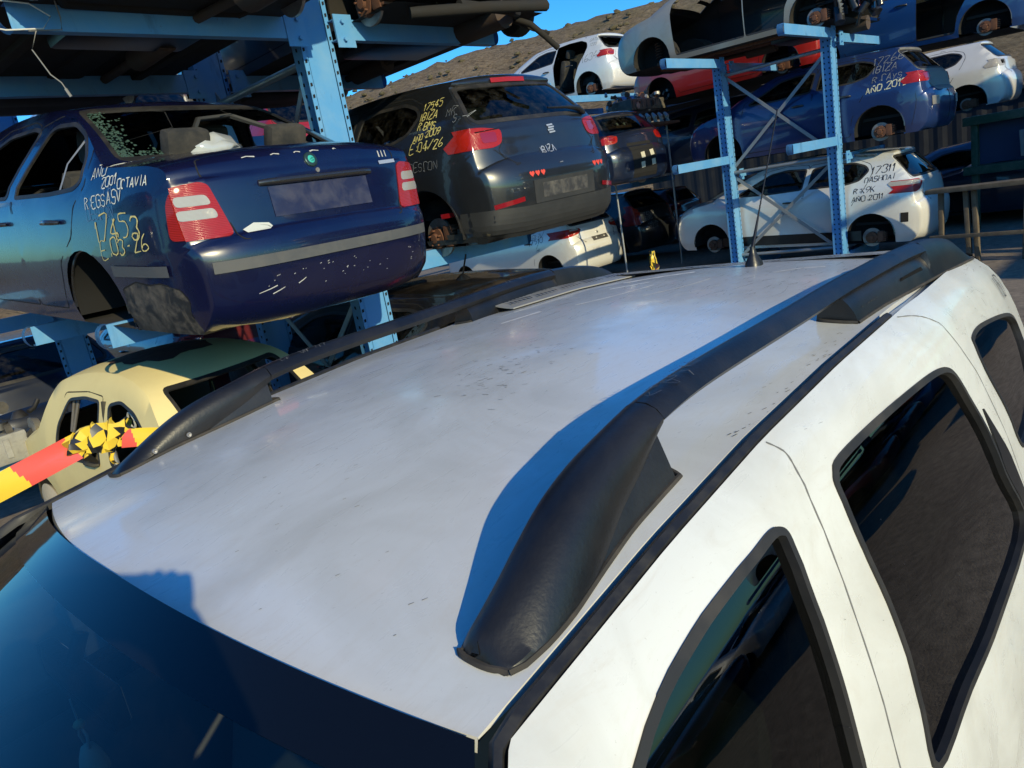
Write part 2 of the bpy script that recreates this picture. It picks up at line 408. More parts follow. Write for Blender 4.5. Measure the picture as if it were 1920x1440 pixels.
def car(name, label, cat, T, loc, rot, body_m, group=None, skip=(), lamp=REDL, seats=False, glass_m=GLD, hubs=(('L', 0), ('R', 0)), texts=(), ink=YEL, door_m=None, gate_m=None,
        bumper_m=None, seams=True, plate='dark', hub_r=.14, under=False, wheels=(), nowin=(), badge=None, extra=None):
    """one car: an Empty at its tail on the ground with its skin and every part as children; local -y is the tail, -x the driver's side"""
    root = empty(name, loc, tuple(R(a) for a in rot), label, cat, group)
    bm = car_shell(T); tree = BVHTree.FromBMesh(bm)
    def hitL(y, z): h = tree.ray_cast(Vector((-3, y, z)), Vector((1, 0, 0))); return h[0], h[1]
    def hitR(y, z): h = tree.ray_cast(Vector((3, y, z)), Vector((-1, 0, 0))); return h[0], h[1]
    def hitB(x, z): h = tree.ray_cast(Vector((x, -3, z)), Vector((0, 1, 0))); return h[0], h[1]
    def hitT(x, y): h = tree.ray_cast(Vector((x, y, 4)), Vector((0, 0, -1))); return h[0], h[1]
    hits = {'L': hitL, 'R': hitR, 'rear': hitB, 'top': hitT}
    yr, yf, ra, zc = T['wh']
    # wheel arches
    for side in 'LR':
        for yw in (yr, yf):
            poly = [(yw + ra * math.cos(a), zc + ra * math.sin(a)) for a in [math.pi * k / 14 for k in range(15)]]
            poly = [(yw + ra, T['zs'] - .1)] + poly + [(yw - ra, T['zs'] - .1)]
            nb = carve(bm, side, poly, pred=lambda f, s=side: (f.normal.x < -.1 if s == 'L' else f.normal.x > .1))
            if nb: nb.free()
    # open underside by the wheels is filled with dark arch liners
    for side in (-1, 1):
        for yw in (yr, yf):
            lb = BM(); w = interp(zc, T['W']) * interp(yw, T['plan'])
            ring = [[lb.verts.new((side * x, yw + (ra + .004) * math.cos(a), zc + (ra + .004) * math.sin(a))) for a in [math.pi * k / 14 * 1.1 - .16 for k in range(15)]] for x in (w - .012, w - .34)]
            for k in range(14): lb.faces.new((ring[0][k], ring[0][k + 1], ring[1][k + 1], ring[1][k]))
            lb.faces.new(ring[1])
            link('arch_liner', lb, UNDER if under else DARK, root)
            lip = BM(); tube(lip, [(side * (w - .004), yw + ra * math.cos(a), zc + ra * math.sin(a)) for a in [math.pi * k / 16 for k in range(17)]], .008, 6)
            link('arch_lip', lip, T.get('lip_m') or body_m, root)
    gaps = BM()
    # windows
    for wn_, view, poly, seal in T['win']:
        for v in (['L', 'R'] if view == 'LR' else [view]):
            key = wn_ + ('' if view != 'LR' else '_' + v)
            if wn_ in skip or key in skip: continue
            pp = rounded(poly, .05, T.get('seg', 4))
            ring = carve(bm, v, pp, T.get('pred', {}).get(wn_))
            if not ring: continue
            inn = carve(ring, v, grow(pp, -seal), lambda f: True)
            shift(ring, .002); rim(ring, .012)
            link('window_seal', ring, RUB, root)
            if inn and not (wn_ in nowin or key in nowin):
                shift(inn, -.006); link({'rear': 'rear_window', 'front': 'windscreen'}.get(v, 'side_window'), inn, glass_m, root)
            elif inn: inn.free()
    # lamps
    for ln, view, poly, m, pred in T.get('lamps', ()):
        if ln in skip: continue
        if view == 'L': pred = lambda f: f.calc_center_median().y < .36 and f.normal.x <= -.72
        for sx in (1, -1):
            vw = view; pp = poly
            if sx < 0:
                if view in ('L', 'R'): vw = 'R'; pred = (lambda f: f.calc_center_median().y < .36 and f.normal.x >= .72)
                else: pp = [(-a, b) for a, b in poly]
            if ln + ('_L' if sx > 0 else '_R') in skip: continue
            nb = carve(bm, vw, rounded(pp, .035, 3), pred)
            if not nb: continue
            shift(nb, .006); 
            inner = None
            subs = T.get('lamp_sub', {}).get(ln, ())
            lo = None; pieces = []
            for sp, sm in subs:
                sq = carve(nb, vw, rounded([(sx * a if vw not in 'LR' else a, b) for a, b in sp], .02, 3), lambda f: True)
                if sq: pieces.append((sq, sm))
            rim(nb, .03); lo = link(ln, nb, m if m else lamp, root)
            for sq, sm in pieces: shift(sq, .002); rim(sq, .02); link('clear_lens', sq, sm, lo)
    # doors, tailgate, bumper as panels of their own with a dark gap drawn round them
    for pn, view, poly, rr in T.get('panels', ()):
        for v in (['L', 'R'] if view == 'LR' else [view]):
            key = pn + ('_' + v if view == 'LR' else '')
            pp = rounded(poly, rr, T.get('seg', 4))
            nb = carve(bm, v, pp, T.get('pred', {}).get(pn))
            if pn in skip or key in skip:
                if nb: nb.free()
                continue
            mm = {'door': door_m, 'tailgate': gate_m, 'rear_bumper': bumper_m, 'bumper_corner': SCRAPE}.get(pn) or body_m
            if nb:
                rim(nb, .012); link(pn, nb, mm, root)
            if seams: ribbon(gaps, hits[v], pp + pp[:1], .007, .0012)
    if len(gaps.faces): link('panel_gaps', gaps, DARK, root, 0)
    else: gaps.free()
    # underside separate
    uf = [f for f in bm.faces if f.normal.z < -.6 and f.calc_center_median().z < T['zs'] + .03]
    nb = bmesh.new(); mp = {}
    for f in uf:
        vs = [mp.setdefault(v, None) or mp.__setitem__(v, nb.verts.new(v.co)) or mp[v] for v in f.verts]
        try: nb.faces.new(vs)
        except ValueError: pass
    bmesh.ops.delete(bm, geom=uf, context='FACES'); link('floor_pan', nb, UNDER, root)
    link('body', bm, body_m, root)
    for h in T.get('handles', ()):
        for side in (-1, 1):
            p, n = (hitL if side < 0 else hitR)(*h)
            if p is None: continue
            hb = BM(); tube(hb, [p + Vector((n.x * .004, -.09, 0)), p + Vector((n.x * .03, -.07, .004)), p + Vector((n.x * .034, 0, .006)), p + Vector((n.x * .03, .07, .004)), p + Vector((n.x * .004, .09, 0))], [.01, .014, .015, .014, .01], 8)
            link('door_handle', hb, T.get('handle_m') or body_m, root)
    # cabin
    if seats:
        ys, zz = T['seat']
        for sx in (-1, 1):
            sb = BM(); seat_bm(sb, sx * .36, ys, zz - .02); link('seat', sb, SEAT, root)
        sb = BM(); seat_bm(sb, 0, ys - .95, zz, 1.2); link('rear_bench', sb, SEAT, root)
        db = BM(); box(db, -.66, .66, ys + .75, ys + 1.15, zz + .1, zz + .52, .05); link('dashboard', db, TRIMM, root)
        wb = BM(); tube(wb, [(-.36 + .18 * math.cos(a), ys + .66 + .06 * math.sin(a), zz + .52 + .17 * math.sin(a)) for a in [2 * math.pi * k / 20 for k in range(21)]], .014, 6, False); link('steering_wheel', wb, PLA, root)
    fb = BM(); w = interp(.5, T['W']) - .06; box(fb, -w, w, yr + ra + .02, yf - ra - .02, T['zs'] + .06, T['zs'] + .10)
    box(fb, -w + .26, w - .26, T['sil'][0][0] + .15, yr + ra + .02, T['zs'] + .25, T['zs'] + .29); link('cabin_floor', fb, TRIMM, root)
    for sd, k in hubs:
        hub(root, -1 if sd == 'L' else 1, (yr, yf)[k], zc - .03, interp(zc, T['W']) * interp((yr, yf)[k], T['plan']), hub_r)
    for sd, k in wheels:
        make_wheel(root, -1 if sd == 'L' else 1, (yr, yf)[k], zc, interp(zc, T['W']) * interp((yr, yf)[k], T['plan']), ra - .05)
    # writing, badges
    for grp in texts:
        tb = BM(); view, lines, inkm = grp
        for (t, o, size, ww, *ang) in lines:
            jit = 0 if inkm is CHR else .22
            a = R(ang[0]) if ang else 0; sx = -1 if view == 'L' else 1
            dx = (sx * math.cos(a), math.sin(a)); dy = (-sx * math.sin(a), math.cos(a))
            write(tb, hits[view], t, o, dx, dy, size, ww, jit, .05 if inkm is CHR else .15)
        link('hand_lettering' if inkm is not CHR else 'badge_lettering', tb, inkm, root, 0)
    if extra: extra(root, hits)
    return root
def make_wheel(root, side, y, z, W, r):
    x = side * (W - .20)
    bm = BM(); lathe(bm, [(r * .64, -.0 * side), (r * .72, -.02 * side), (r * .95, -.01 * side), (r, .03 * side), (r, .15 * side), (r * .95, .19 * side), (r * .72, .2 * side), (r * .64, .17 * side), (r * .64, 0)], (x, y, z), 'x', 40)
    w = link('tyre', bm, RUB, root)
    bm = BM(); lathe(bm, [(r * .64, .17 * side), (r * .6, .13 * side), (r * .2, .15 * side), (.001, .16 * side)], (x, y, z), 'x', 32); link('wheel_rim', bm, STEEL, w)
# ---- silhouettes (y from the tail, z from the ground, bulge of the middle)
def scale_T(T, sy=1, sz=1, sx=1):
    q = dict(T); f = lambda poly: [(a * sy, b * sz) for a, b in poly]; g = lambda poly: [(a * sx, b * sz) for a, b in poly]
    q['sil'] = [(a * sy, b * sz, c) for a, b, c in T['sil']]; q['W'] = [(z * sz, w * sx) for z, w in T['W']]; q['plan'] = [(y * sy, k) for y, k in T['plan']]
    q['zs'] = T['zs'] * sz; q['yb'] = tuple(a * sy for a in T['yb']); a, b, c, d = T['wh']; q['wh'] = (a * sy, b * sy, c, d * sz)
    q['win'] = [(n, v, f(p) if v in ('LR', 'L', 'R') else g(p), s) for n, v, p, s in T['win']]
    q['lamps'] = [(n, v, f(p) if v in ('L', 'R') else g(p), m, pr) for n, v, p, m, pr in T['lamps']]
    q['lamp_sub'] = {k: [(g(p), m) for p, m in v] for k, v in T.get('lamp_sub', {}).items()}
    q['panels'] = [(n, v, f(p) if v == 'LR' else g(p), r) for n, v, p, r in T['panels']]
    q['handles'] = [(a * sy, b * sz) for a, b in T['handles']]; q['seat'] = (T['seat'][0] * sy, T['seat'][1] * sz)
    return q
corner = lambda y, x=.3: (lambda f: f.calc_center_median().y < y and (f.normal.y < -.1 or (abs(f.calc_center_median().x) > x)) and f.normal.z < .8)
rearp = lambda ymax: (lambda f: f.calc_center_median().y < ymax and f.normal.y < -.06)
SEDAN = dict(
    sil=[(.18, .28, .09), (.125, .35, .10), (.11, .50, .10), (.12, .60, .10), (.150, .648, .087), (.165, .68, .086), (.19, .82, .086), (.215, .94, .086), (.235, 1.0, .07), (.33, 1.03, .06), (.50, 1.04, .05), (.72, 1.05, .05), (.80, 1.07, .05),
         (1.10, 1.235, .06), (1.36, 1.36, .05), (1.52, 1.395, .035), (1.85, 1.415, .03), (2.25, 1.41, .03), (2.55, 1.375, .035), (2.66, 1.34, .05), (3.02, 1.15, .08), (3.32, .99, .08), (3.42, .955, .06), (3.8, .91, .06), (4.15, .84, .08), (4.36, .70, .12), (4.40, .55, .13), (4.40, .40, .12), (4.33, .27, .08)],
    W=[(.2, .80), (.33, .84), (.55, .86), (.62, .865), (.78, .86), (.9, .85), (1.0, .825), (1.06, .795), (1.2, .705), (1.35, .605), (1.42, .555)], plan=[(0, .80), (.12, .862), (.20, .905), (.30, .942), (.45, .967), (.8, .99), (1.4, 1), (3.2, 1), (3.8, .97), (4.2, .91), (4.5, .78)],
    zs=.22, yb=(.24, 4.28), wh=(1.13, 3.62, .335, .315), seat=(1.95, .30),
    win=[('rear_door_window', 'LR', [(1.93, .94), (1.90, 1.0), (1.66, 1.30), (1.56, 1.325), (1.30, 1.315), (1.10, 1.24), (.99, 1.12), (.99, 1.00), (1.08, .955), (1.4, .94)], .022),
         ('front_door_window', 'LR', [(2.05, .94), (1.78, 1.31), (1.9, 1.34), (2.3, 1.325), (2.55, 1.26), (3.05, .98), (3.0, .945)], .022),
         ('rear_glass', 'rear', [(-.70, 1.075), (.70, 1.075), (.58, 1.385), (-.58, 1.385)], .02),
         ('windscreen', 'front', [(-.72, 1.0), (.72, 1.0), (.56, 1.37), (-.56, 1.37)], .02)],
    pred={'rear_glass': lambda f: f.normal.y < -.25 and .6 < f.calc_center_median().y < 1.7 and abs(f.normal.x) < .6, 'windscreen': lambda f: f.normal.y > .3 and f.calc_center_median().y < 3.5, 'tailgate': lambda f: f.calc_center_median().y < .85 and (f.normal.y < -.06 or f.normal.z > .5),
          'rear_bumper': lambda f: f.calc_center_median().y < .86},
    lamps=[('tail_lamp', 'rear', [(-.95, .68), (-.545, .68), (-.605, .925), (-.64, .94), (-.74, .93), (-.95, .88)], None, lambda f: f.calc_center_median().y < .34 and abs(f.normal.x) < .72 and f.normal.y < -.1), ('lamp_wrap', 'L', [(.0, .685), (.245, .685), (.235, .86), (.18, .93), (.0, .93)], None, None)],
    lamp_sub={'tail_lamp': [([(-.77, .835), (-.615, .835), (-.63, .882), (-.77, .882)], CLRL), ([(-.775, .772), (-.60, .772), (-.61, .818), (-.775, .818)], CLRL)]},
    panels=[('tailgate', 'rear', [(-.53, .655), (.53, .655), (.62, .99), (.60, 1.04), (-.60, 1.04), (-.62, .99)], .03),
            ('rear_bumper', 'rear', [(-1, .2), (1, .2), (1, .645), (-1, .645)], .01),
            ('door', 'LR', [(1.99, .30), (1.98, .9), (1.80, 1.33), (1.56, 1.365), (1.22, 1.355), (1.02, 1.27), (.935, 1.12), (.95, .98), (1.10, .88), (1.20, .72), (1.43, .58), (1.53, .40), (1.58, .30)], .03),
            ('front_door', 'LR', [(2.01, .30), (2.0, .9), (1.82, 1.34), (1.95, 1.37), (2.35, 1.355), (2.62, 1.28), (3.1, .98), (3.12, .8), (3.05, .30)], .03)],
    handles=[(1.40, .80), (2.2, .80)], handle_m=None)
HATCH = dict(
    sil=[(.20, .27, .09), (.15, .35, .10), (.135, .52, .11), (.14, .64, .11), (.165, .715, .10), (.20, .74, .095), (.225, .86, .09), (.245, .97, .087), (.265, 1.03, .08), (.345, 1.13, .07), (.46, 1.26, .06), (.545, 1.345, .06), (.53, 1.375, .05), (.56, 1.395, .04), (.75, 1.41, .035),
         (1.15, 1.43, .03), (1.7, 1.43, .03), (2.2, 1.39, .03), (2.42, 1.35, .045), (2.8, 1.17, .08), (3.12, .99, .09), (3.25, .945, .07), (3.55, .885, .08), (3.78, .77, .12), (3.87, .62, .14), (3.885, .46, .14), (3.86, .33, .12), (3.80, .24, .08)],
    W=[(.2, .79), (.32, .83), (.52, .845), (.62, .85), (.80, .845), (.92, .825), (1.0, .79), (1.15, .71), (1.32, .605), (1.43, .53)], plan=[(0, .79), (.15, .86), (.23, .905), (.33, .94), (.48, .968), (.75, .988), (1.2, 1), (2.9, 1), (3.4, .97), (3.75, .90), (4.0, .78)],
    zs=.21, yb=(.26, 3.74), wh=(.76, 3.23, .345, .315), seat=(1.75, .28),
    win=[('rear_door_window', 'LR', [(1.66, 1.02), (1.62, 1.30), (1.40, 1.335), (1.02, 1.325), (.86, 1.27), (.80, 1.20), (.92, 1.07), (1.1, 1.03)], .024),
         ('front_door_window', 'LR', [(1.73, 1.02), (1.69, 1.31), (2.0, 1.325), (2.25, 1.29), (2.75, 1.04), (2.72, 1.0), (2.3, .995)], .024),
         ('rear_glass', 'rear', [(-.63, 1.05), (.63, 1.05), (.66, 1.12), (.56, 1.345), (.5, 1.365), (-.5, 1.365), (-.56, 1.345), (-.66, 1.12)], .03),
         ('windscreen', 'front', [(-.72, 1.0), (.72, 1.0), (.55, 1.36), (-.55, 1.36)], .02)],
    pred={'rear_glass': lambda f: f.normal.y < -.25 and f.calc_center_median().y < .8 and abs(f.normal.x) < .75, 'windscreen': lambda f: f.normal.y > .3 and f.calc_center_median().y < 3.3,
          'tailgate': rearp(.62), 'rear_bumper': lambda f: f.calc_center_median().y < .44},
    lamps=[('tail_lamp', 'rear', [(-1, .88), (-.58, .875), (-.50, .90), (-.475, 1.0), (-.62, 1.025), (-.8, 1.03), (-1.0, 1.0)], None, corner(.42, .45))],
    lamp_sub={'tail_lamp': [([(-.66, .915), (-.54, .915), (-.53, .985), (-.66, .99)], REDD)]},
    panels=[('tailgate', 'rear', [(-.46, .74), (.46, .74), (.555, .85), (.50, .90), (.48, 1.0), (.68, 1.06), (.62, 1.25), (.56, 1.40), (-.56, 1.40), (-.62, 1.25), (-.68, 1.06), (-.48, 1.0), (-.50, .90), (-.555, .85)], .03),
            ('rear_bumper', 'rear', [(-1, .2), (1, .2), (1, .83), (.58, .86), (.52, .80), (.46, .73), (-.46, .73), (-.52, .80), (-.58, .86), (-1, .83)], .01),
            ('door', 'LR', [(1.70, .28), (1.70, .95), (1.655, 1.35), (1.35, 1.37), (.98, 1.355), (.80, 1.28), (.76, 1.17), (.83, 1.0), (.98, .80), (1.13, .52), (1.16, .28)], .04),
            ('front_door', 'LR', [(1.715, .28), (1.715, .95), (1.67, 1.36), (2.0, 1.37), (2.3, 1.33), (2.82, 1.05), (2.84, .9), (2.80, .28)], .04)],
    handles=[(1.22, .86), (1.92, .86)], handle_m=None)
FAR = dict(HATCH, seg=2); FSED = dict(SEDAN, seg=2)
SUV = scale_T(HATCH, 1.08, 1.1, 1.04)
MPV = scale_T(HATCH, 1.09, 1.12, 1.03)
# ================================================================== the ground, hill
def ground():
    m, nt, p = nodes('dusty concrete yard')
    n1 = noise(nt, .35, 6, .6, .3); n2 = noise(nt, 9, 8, .7); n3 = noise(nt, 60, 3)
    c1 = ramp(nt, n1.outputs[0], .3, .7, (.20, .155, .115, 1), (.31, .25, .19, 1))
    r2 = ramp(nt, n2.outputs[0], .35, .7, (.55, .55, .55, 1), (1.1, 1.1, 1.1, 1))
    mm = nt.nodes.new('ShaderNodeMix'); mm.data_type = 'RGBA'; mm.blend_type = 'MULTIPLY'; mm.inputs[0].default_value = 1
    nt.links.new(c1.outputs[0], mm.inputs[6]); nt.links.new(r2.outputs[0], mm.inputs[7]); nt.links.new(mm.outputs[2], p.inputs['Base Color'])
    p.inputs['Roughness'].default_value = .9
    b = nt.nodes.new('ShaderNodeBump'); b.inputs['Strength'].default_value = .5; b.inputs['Distance'].default_value = .01
    nt.links.new(n3.outputs[0], b.inputs['Height']); nt.links.new(b.outputs[0], p.inputs['Normal'])
    bm = BM(); bmesh.ops.create_grid(bm, x_segments=8, y_segments=8, size=400)
    tag(link('ground', bm, m), None, None, kind='structure')
    # hillside with cut terraces
    m, nt, p = nodes('dry terraced hillside'); n1 = noise(nt, 1.5, 10, .78, 1.2, (1, 1, 3.2)); n2 = noise(nt, .12, 4, .6)
    c = ramp(nt, n1.outputs[0], .38, .66, (.085, .055, .032, 1), (.36, .27, .175, 1)); c.color_ramp.elements.new(.5).color = (.24, .17, .105, 1)
    g = ramp(nt, n2.outputs[0], .45, .7); gm = nt.nodes.new('ShaderNodeMath'); gm.operation = 'MULTIPLY'; gm.inputs[1].default_value = .5; nt.links.new(g.outputs[0], gm.inputs[0])
    nt.links.new(mixc(nt, gm.outputs[0], c.outputs[0], (.13, .115, .06)), p.inputs['Base Color']); p.inputs['Roughness'].default_value = .95
    b = nt.nodes.new('ShaderNodeBump'); b.inputs['Strength'].default_value = 1; b.inputs['Distance'].default_value = .5; nt.links.new(n1.outputs[0], b.inputs['Height']); nt.links.new(b.outputs[0], p.inputs['Normal'])
    bm = BM(); A = 150; D = 30; rows = []
    el = [(0, 10.0), (15, 12.5), (26, 11.6), (31, 11.3), (35.2, 11.1), (39, 10.85), (44.6, 10.6), (50.3, 9.4), (54, 9.0), (57.7, 8.9), (62, 9.3), (70, 9.0), (80, 8), (100, 5)]
    rnd = random.Random(3); jt = [[rnd.uniform(-1, 1) for _ in range(A + 1)] for _ in range(D + 1)]
    for d in range(D + 1):
        f = d / D; dist = 42 + 34 * f; row = []
        for a in range(A + 1):
            az = R(-5 + 110 * a / A); top = math.tan(R(interp(math.degrees(az), el))) * 70
            k = f * 9 + .5 * math.sin(az * 23); st = (math.floor(k) + min(1, (k % 1) * 1.8)) / 9
            g = f / .85; h = 1.95 * f + top * (.55 * min(1, g) + .45 * min(1, max(0, st / .85))) * (1.02 if f < .85 else 1.02 - (f - .85) * .6)
            h += (0 if f < .1 else .16) * jt[d][a]
            row.append(bm.verts.new((dist * math.cos(az), dist * math.sin(az), h - (.3 if d == 0 else 0))))
        rows.append(row)
    for p_, q in zip(rows, rows[1:]):
        for i in range(A): bm.faces.new((p_[i], p_[i + 1], q[i + 1], q[i]))
    sb = BM()
    for _ in range(1500):
        v = rows[rnd.randint(2, 27)][rnd.randint(10, 120)].co; c = v + Vector((rnd.uniform(-.6, .6), rnd.uniform(-.6, .6), 0)); k = rnd.uniform(.08, .30); q = bmesh.ops.create_icosphere(sb, subdivisions=1, radius=k)
        for w in q['verts']: w.co = Vector((w.co.x * rnd.uniform(.7, 1.5), w.co.y * rnd.uniform(.7, 1.5), w.co.z * rnd.uniform(.4, .9))) + c
    so_ = link('scrub', sb, mat('dry scrub', (.10, .08, .045), .95, dust=.8, dustcol=(.05, .05, .028), ds=2), None, 0); tag(so_, None, None, kind='stuff')
    bmesh.ops.recalc_face_normals(bm, faces=bm.faces)
    tag(link('hill', bm, m), None, None, kind='structure')
ground()
# ================================================================== the white car in front of the camera
WHITE = None
def white_paint():
    m, nt, p = nodes('white car paint with road film')
    n1 = noise(nt, 3.2, 7, .62, .8); n2 = noise(nt, 11, 6, .7, 1.2, (1, 3.5, 1)); n3 = noise(nt, 260, 2)
    c1 = mixc(nt, ramp(nt, n1.outputs[0], .42, .68).outputs[0], (.665, .675, .665), (.54, .54, .515))
    r = ramp(nt, n2.outputs[0], .52, .72); ml = nt.nodes.new('ShaderNodeMath'); ml.operation = 'MULTIPLY'; ml.inputs[1].default_value = .5; nt.links.new(r.outputs[0], ml.inputs[0])
    c2 = mixc(nt, ml.outputs[0], c1, (.56, .54, .50))
    s = ramp(nt, n3.outputs[0], .70, .76); ms = nt.nodes.new('ShaderNodeMath'); ms.operation = 'MULTIPLY'; ms.inputs[1].default_value = .35; nt.links.new(s.outputs[0], ms.inputs[0])
    c3 = mixc(nt, ms.outputs[0], c2, (.30, .27, .23))
    g = nt.nodes.new('ShaderNodeNewGeometry'); c4 = mixc(nt, g.outputs['Backfacing'], c3, (.03, .03, .032))
    nt.links.new(c4, p.inputs['Base Color'])
    rr = ramp(nt, n2.outputs[0], .35, .7, (.24,) * 3 + (1,), (.5,) * 3 + (1,)); nt.links.new(rr.outputs[0], p.inputs['Roughness'])
    p.inputs['Coat Weight'].default_value = .55
    cr = ramp(nt, n1.outputs[0], .4, .7, (.05,) * 3 + (1,), (.22,) * 3 + (1,)); nt.links.new(cr.outputs[0], p.inputs['Coat Roughness'])
    return m
WHITE = white_paint()
DU = empty('white_suv', (.30, .985, 0), (0, 0, R(3)), 'white off-roader filling the foreground, photographed over its roof and black roof rails', 'car')
ZU = [(-.05, 1.538), (0, 1.545), (.1, 1.558), (.25, 1.578), (.5, 1.600), (.8, 1.613), (1.2, 1.617), (1.6, 1.604), (2.0, 1.575), (2.3, 1.545), (3, 1.5)]
HWT = [(-.05, .580), (.5, .585), (1.3, .60), (2.2, .58)]
FD = [(-.05, 0), (0, .02), (.02, .047), (.05, .072), (.09, .094), (.15, .118), (.3, .165), (.5, .215), (.7, .25), (.9, .27), (1.1, .265), (1.35, .23)]
zedge = lambda u: interp(u, ZU); hw = lambda u: interp(u, HWT)
roofz = lambda u, v: zedge(u) + .03 * (1 - min(1.2, (v / .58) ** 2))
ztop = lambda u: zedge(u) if u > -.03 else (1.541 + (u + .03) * .56 if u > -1.0 else max(.72, 1.0 + (u + 1.0) * .16))
plan = lambda u: interp(u, [(-1.75, .72), (-1.6, .84), (-1.35, .93), (-1.0, .98), (-.5, 1), (1.9, 1), (2.2, .97), (2.4, .93), (2.5, .88)])
def sv(u, z):
    ze = zedge(u) if u > -.03 else 1.545
    return (hw(max(-.05, u)) + interp(ze - z, FD)) * plan(u)
rear_u = lambda z: interp(z, [(.3, 2.44), (.55, 2.50), (.8, 2.50), (1.05, 2.46), (1.3, 2.30), (1.5, 2.12), (1.6, 2.02)])
def suv():
    # ---- roof
    bm = BM(); rows = []
    NU, NV = 60, 30
    uh = lambda v: -.068 + .068 * (abs(v) / .58) ** 2.3 + .03 * v / .58
    for i in range(NU + 1):
        row = []
        for j in range(NV + 1):
            s = -1 + 2 * j / NV; s = math.copysign(abs(s) ** .85, s)
            u1 = 2.02 - .10 * abs(s) ** 3; v0 = s * .575; u = uh(v0) + (u1 - uh(v0)) * (i / NU) ** 1.05; v = s * (hw(u) - .006)
            row.append(bm.verts.new((u, v, roofz(u, v))))
        rows.append(row)
    for a, b in zip(rows, rows[1:]):
        for j in range(NV): bm.faces.new((a[j], b[j], b[j + 1], a[j + 1]))
    hdr = [v.co.copy() for v in rows[0]]
    # front lip turned down, side flanges into the ditch
    lo = [bm.verts.new(p + Vector((-.004, 0, -.012))) for p in hdr]
    for j in range(NV): bm.faces.new((rows[0][j], rows[0][j + 1], lo[j + 1], lo[j]))
    for j in (0, NV):
        f = [bm.verts.new(r[j].co + Vector((0, 0, -.018 * min(1, .12 + q_ / 6)))) for q_, r in enumerate(rows)]
        for i in range(NU): bm.faces.new((rows[i][j], rows[i + 1][j], f[i + 1], f[i]))
    bmesh.ops.recalc_face_normals(bm, faces=bm.faces)
    if sum(f.normal.z * f.calc_area() for f in bm.faces) < 0: bmesh.ops.reverse_faces(bm, faces=bm.faces)
    bm.normal_update()
    link('roof', bm, WHITE, DU, 50)
    # ---- side skins
    for sg, nm in ((-1, 'L'), (1, 'R')):
        bm = BM(); cols = []
        us = sorted(set([round(-1.72 + 4.2 * k / 84, 4) for k in range(85)] + [-.03, -1.0]))
        for u in us:
            col = []; zt = ztop(u); zt = min(zt, zt if u < 2.0 else interp(u, [(2.02, 1.575), (2.12, 1.5), (2.30, 1.3), (2.46, 1.05), (2.5, .8)]))
            for k in range(31):
                f = (k / 30) ** 1.6; z = zt - (zt - .30) * f
                col.append(bm.verts.new((u, sg * sv(u, z), z)))
            cols.append(col)
        for a, b in zip(cols, cols[1:]):
            for k in range(30): bm.faces.new((a[k], b[k], b[k + 1], a[k + 1]))
        bmesh.ops.recalc_face_normals(bm, faces=bm.faces)
        if sum(f.normal.y * f.calc_area() for f in bm.faces) * sg < 0: bmesh.ops.reverse_faces(bm, faces=bm.faces)
        bm.normal_update(); tree = BVHTree.FromBMesh(bm)
        AX['S'] = (0, 2); alls = lambda f: True
        hit = lambda u, z, s_=sg: (lambda h: (h[0], h[1]))(tree.ray_cast(Vector((u, 3 * s_, z)), Vector((0, -s_, 0))))
        gaps = BM()
        for yw in (-.92, 1.75):
            p = [(yw + .37 * math.cos(a), .36 + .37 * math.sin(a)) for a in [math.pi * k / 16 for k in range(17)]]
            q = carve(bm, 'S', [(yw + .37, .2)] + p + [(yw - .37, .2)], alls)
            if q: q.free()
            lb = BM(); ring = [[lb.verts.new((yw + .37 * math.cos(a), sg * x, .36 + .37 * math.sin(a))) for a in [math.pi * k / 16 * 1.1 - .16 for k in range(17)]] for x in (.80, .5)]
            for k in range(16): lb.faces.new((ring[0][k], ring[0][k + 1], ring[1][k + 1], ring[1][k]))
            lb.faces.new(ring[1]); link('arch_liner', lb, DARK, DU)
        FW = [(-.43, 1.14), (-.30, 1.125), (.0, 1.115), (.25, 1.11), (.29, 1.135), (.328, 1.22), (.356, 1.31), (.373, 1.373), (.386, 1.456), (.398, 1.505), (.403, 1.526), (.394, 1.536), (.374, 1.540), (.327, 1.537), (.274, 1.534), (.188, 1.525), (.081, 1.500), (-.05, 1.433), (-.18, 1.352), (-.30, 1.262), (-.40, 1.18)]
        RW = [(.515, 1.155), (.524, 1.234), (.536, 1.30), (.541, 1.37), (.535, 1.45), (.545, 1.515), (.56, 1.535), (.60, 1.545), (.768, 1.543), (.93, 1.535), (1.06, 1.525), (1.125, 1.512), (1.155, 1.490), (1.172, 1.445), (1.205, 1.369), (1.22, 1.275), (1.25, 1.15), (.92, 1.137), (.70, 1.148)]
        QW = [(1.36, 1.49), (1.38, 1.507), (1.5, 1.503), (1.76, 1.463), (1.90, 1.43), (1.97, 1.385), (1.93, 1.30), (1.80, 1.235), (1.50, 1.23), (1.42, 1.26), (1.40, 1.345), (1.355, 1.44)]
        WINS = [('front_door_window', FW, .0095), ('rear_door_window', RW, .010), ('quarter_window', QW, .009)]
        for wn_, poly, seal in WINS:
            poly = closed(poly, 4)
            ring = carve(bm, 'S', poly, alls); inn = carve(ring, 'S', grow(poly, -seal), alls)
            shift(ring, .003); rim(ring, .014); link('window_seal', ring, RUB, DU)
            if inn: shift(inn, -.008); link('side_window', inn, GDU, DU)
        # black sail panel behind the rear door glass
        sail = carve(bm, 'S', [(1.225, 1.40), (1.215, 1.28), (1.255, 1.14), (1.33, 1.14), (1.29, 1.28)], alls)
        if sail: shift(sail, .004); rim(sail, .01); link('sail_trim', sail, PLA, DU)
        BP = [(.478, 1.68), (.480, 1.610), (.498, 1.596), (.506, 1.580), (.495, 1.560), (.478, 1.523), (.462, 1.451), (.448, 1.348), (.425, 1.228), (.41, 1.1), (.40, .9), (.39, .42)]
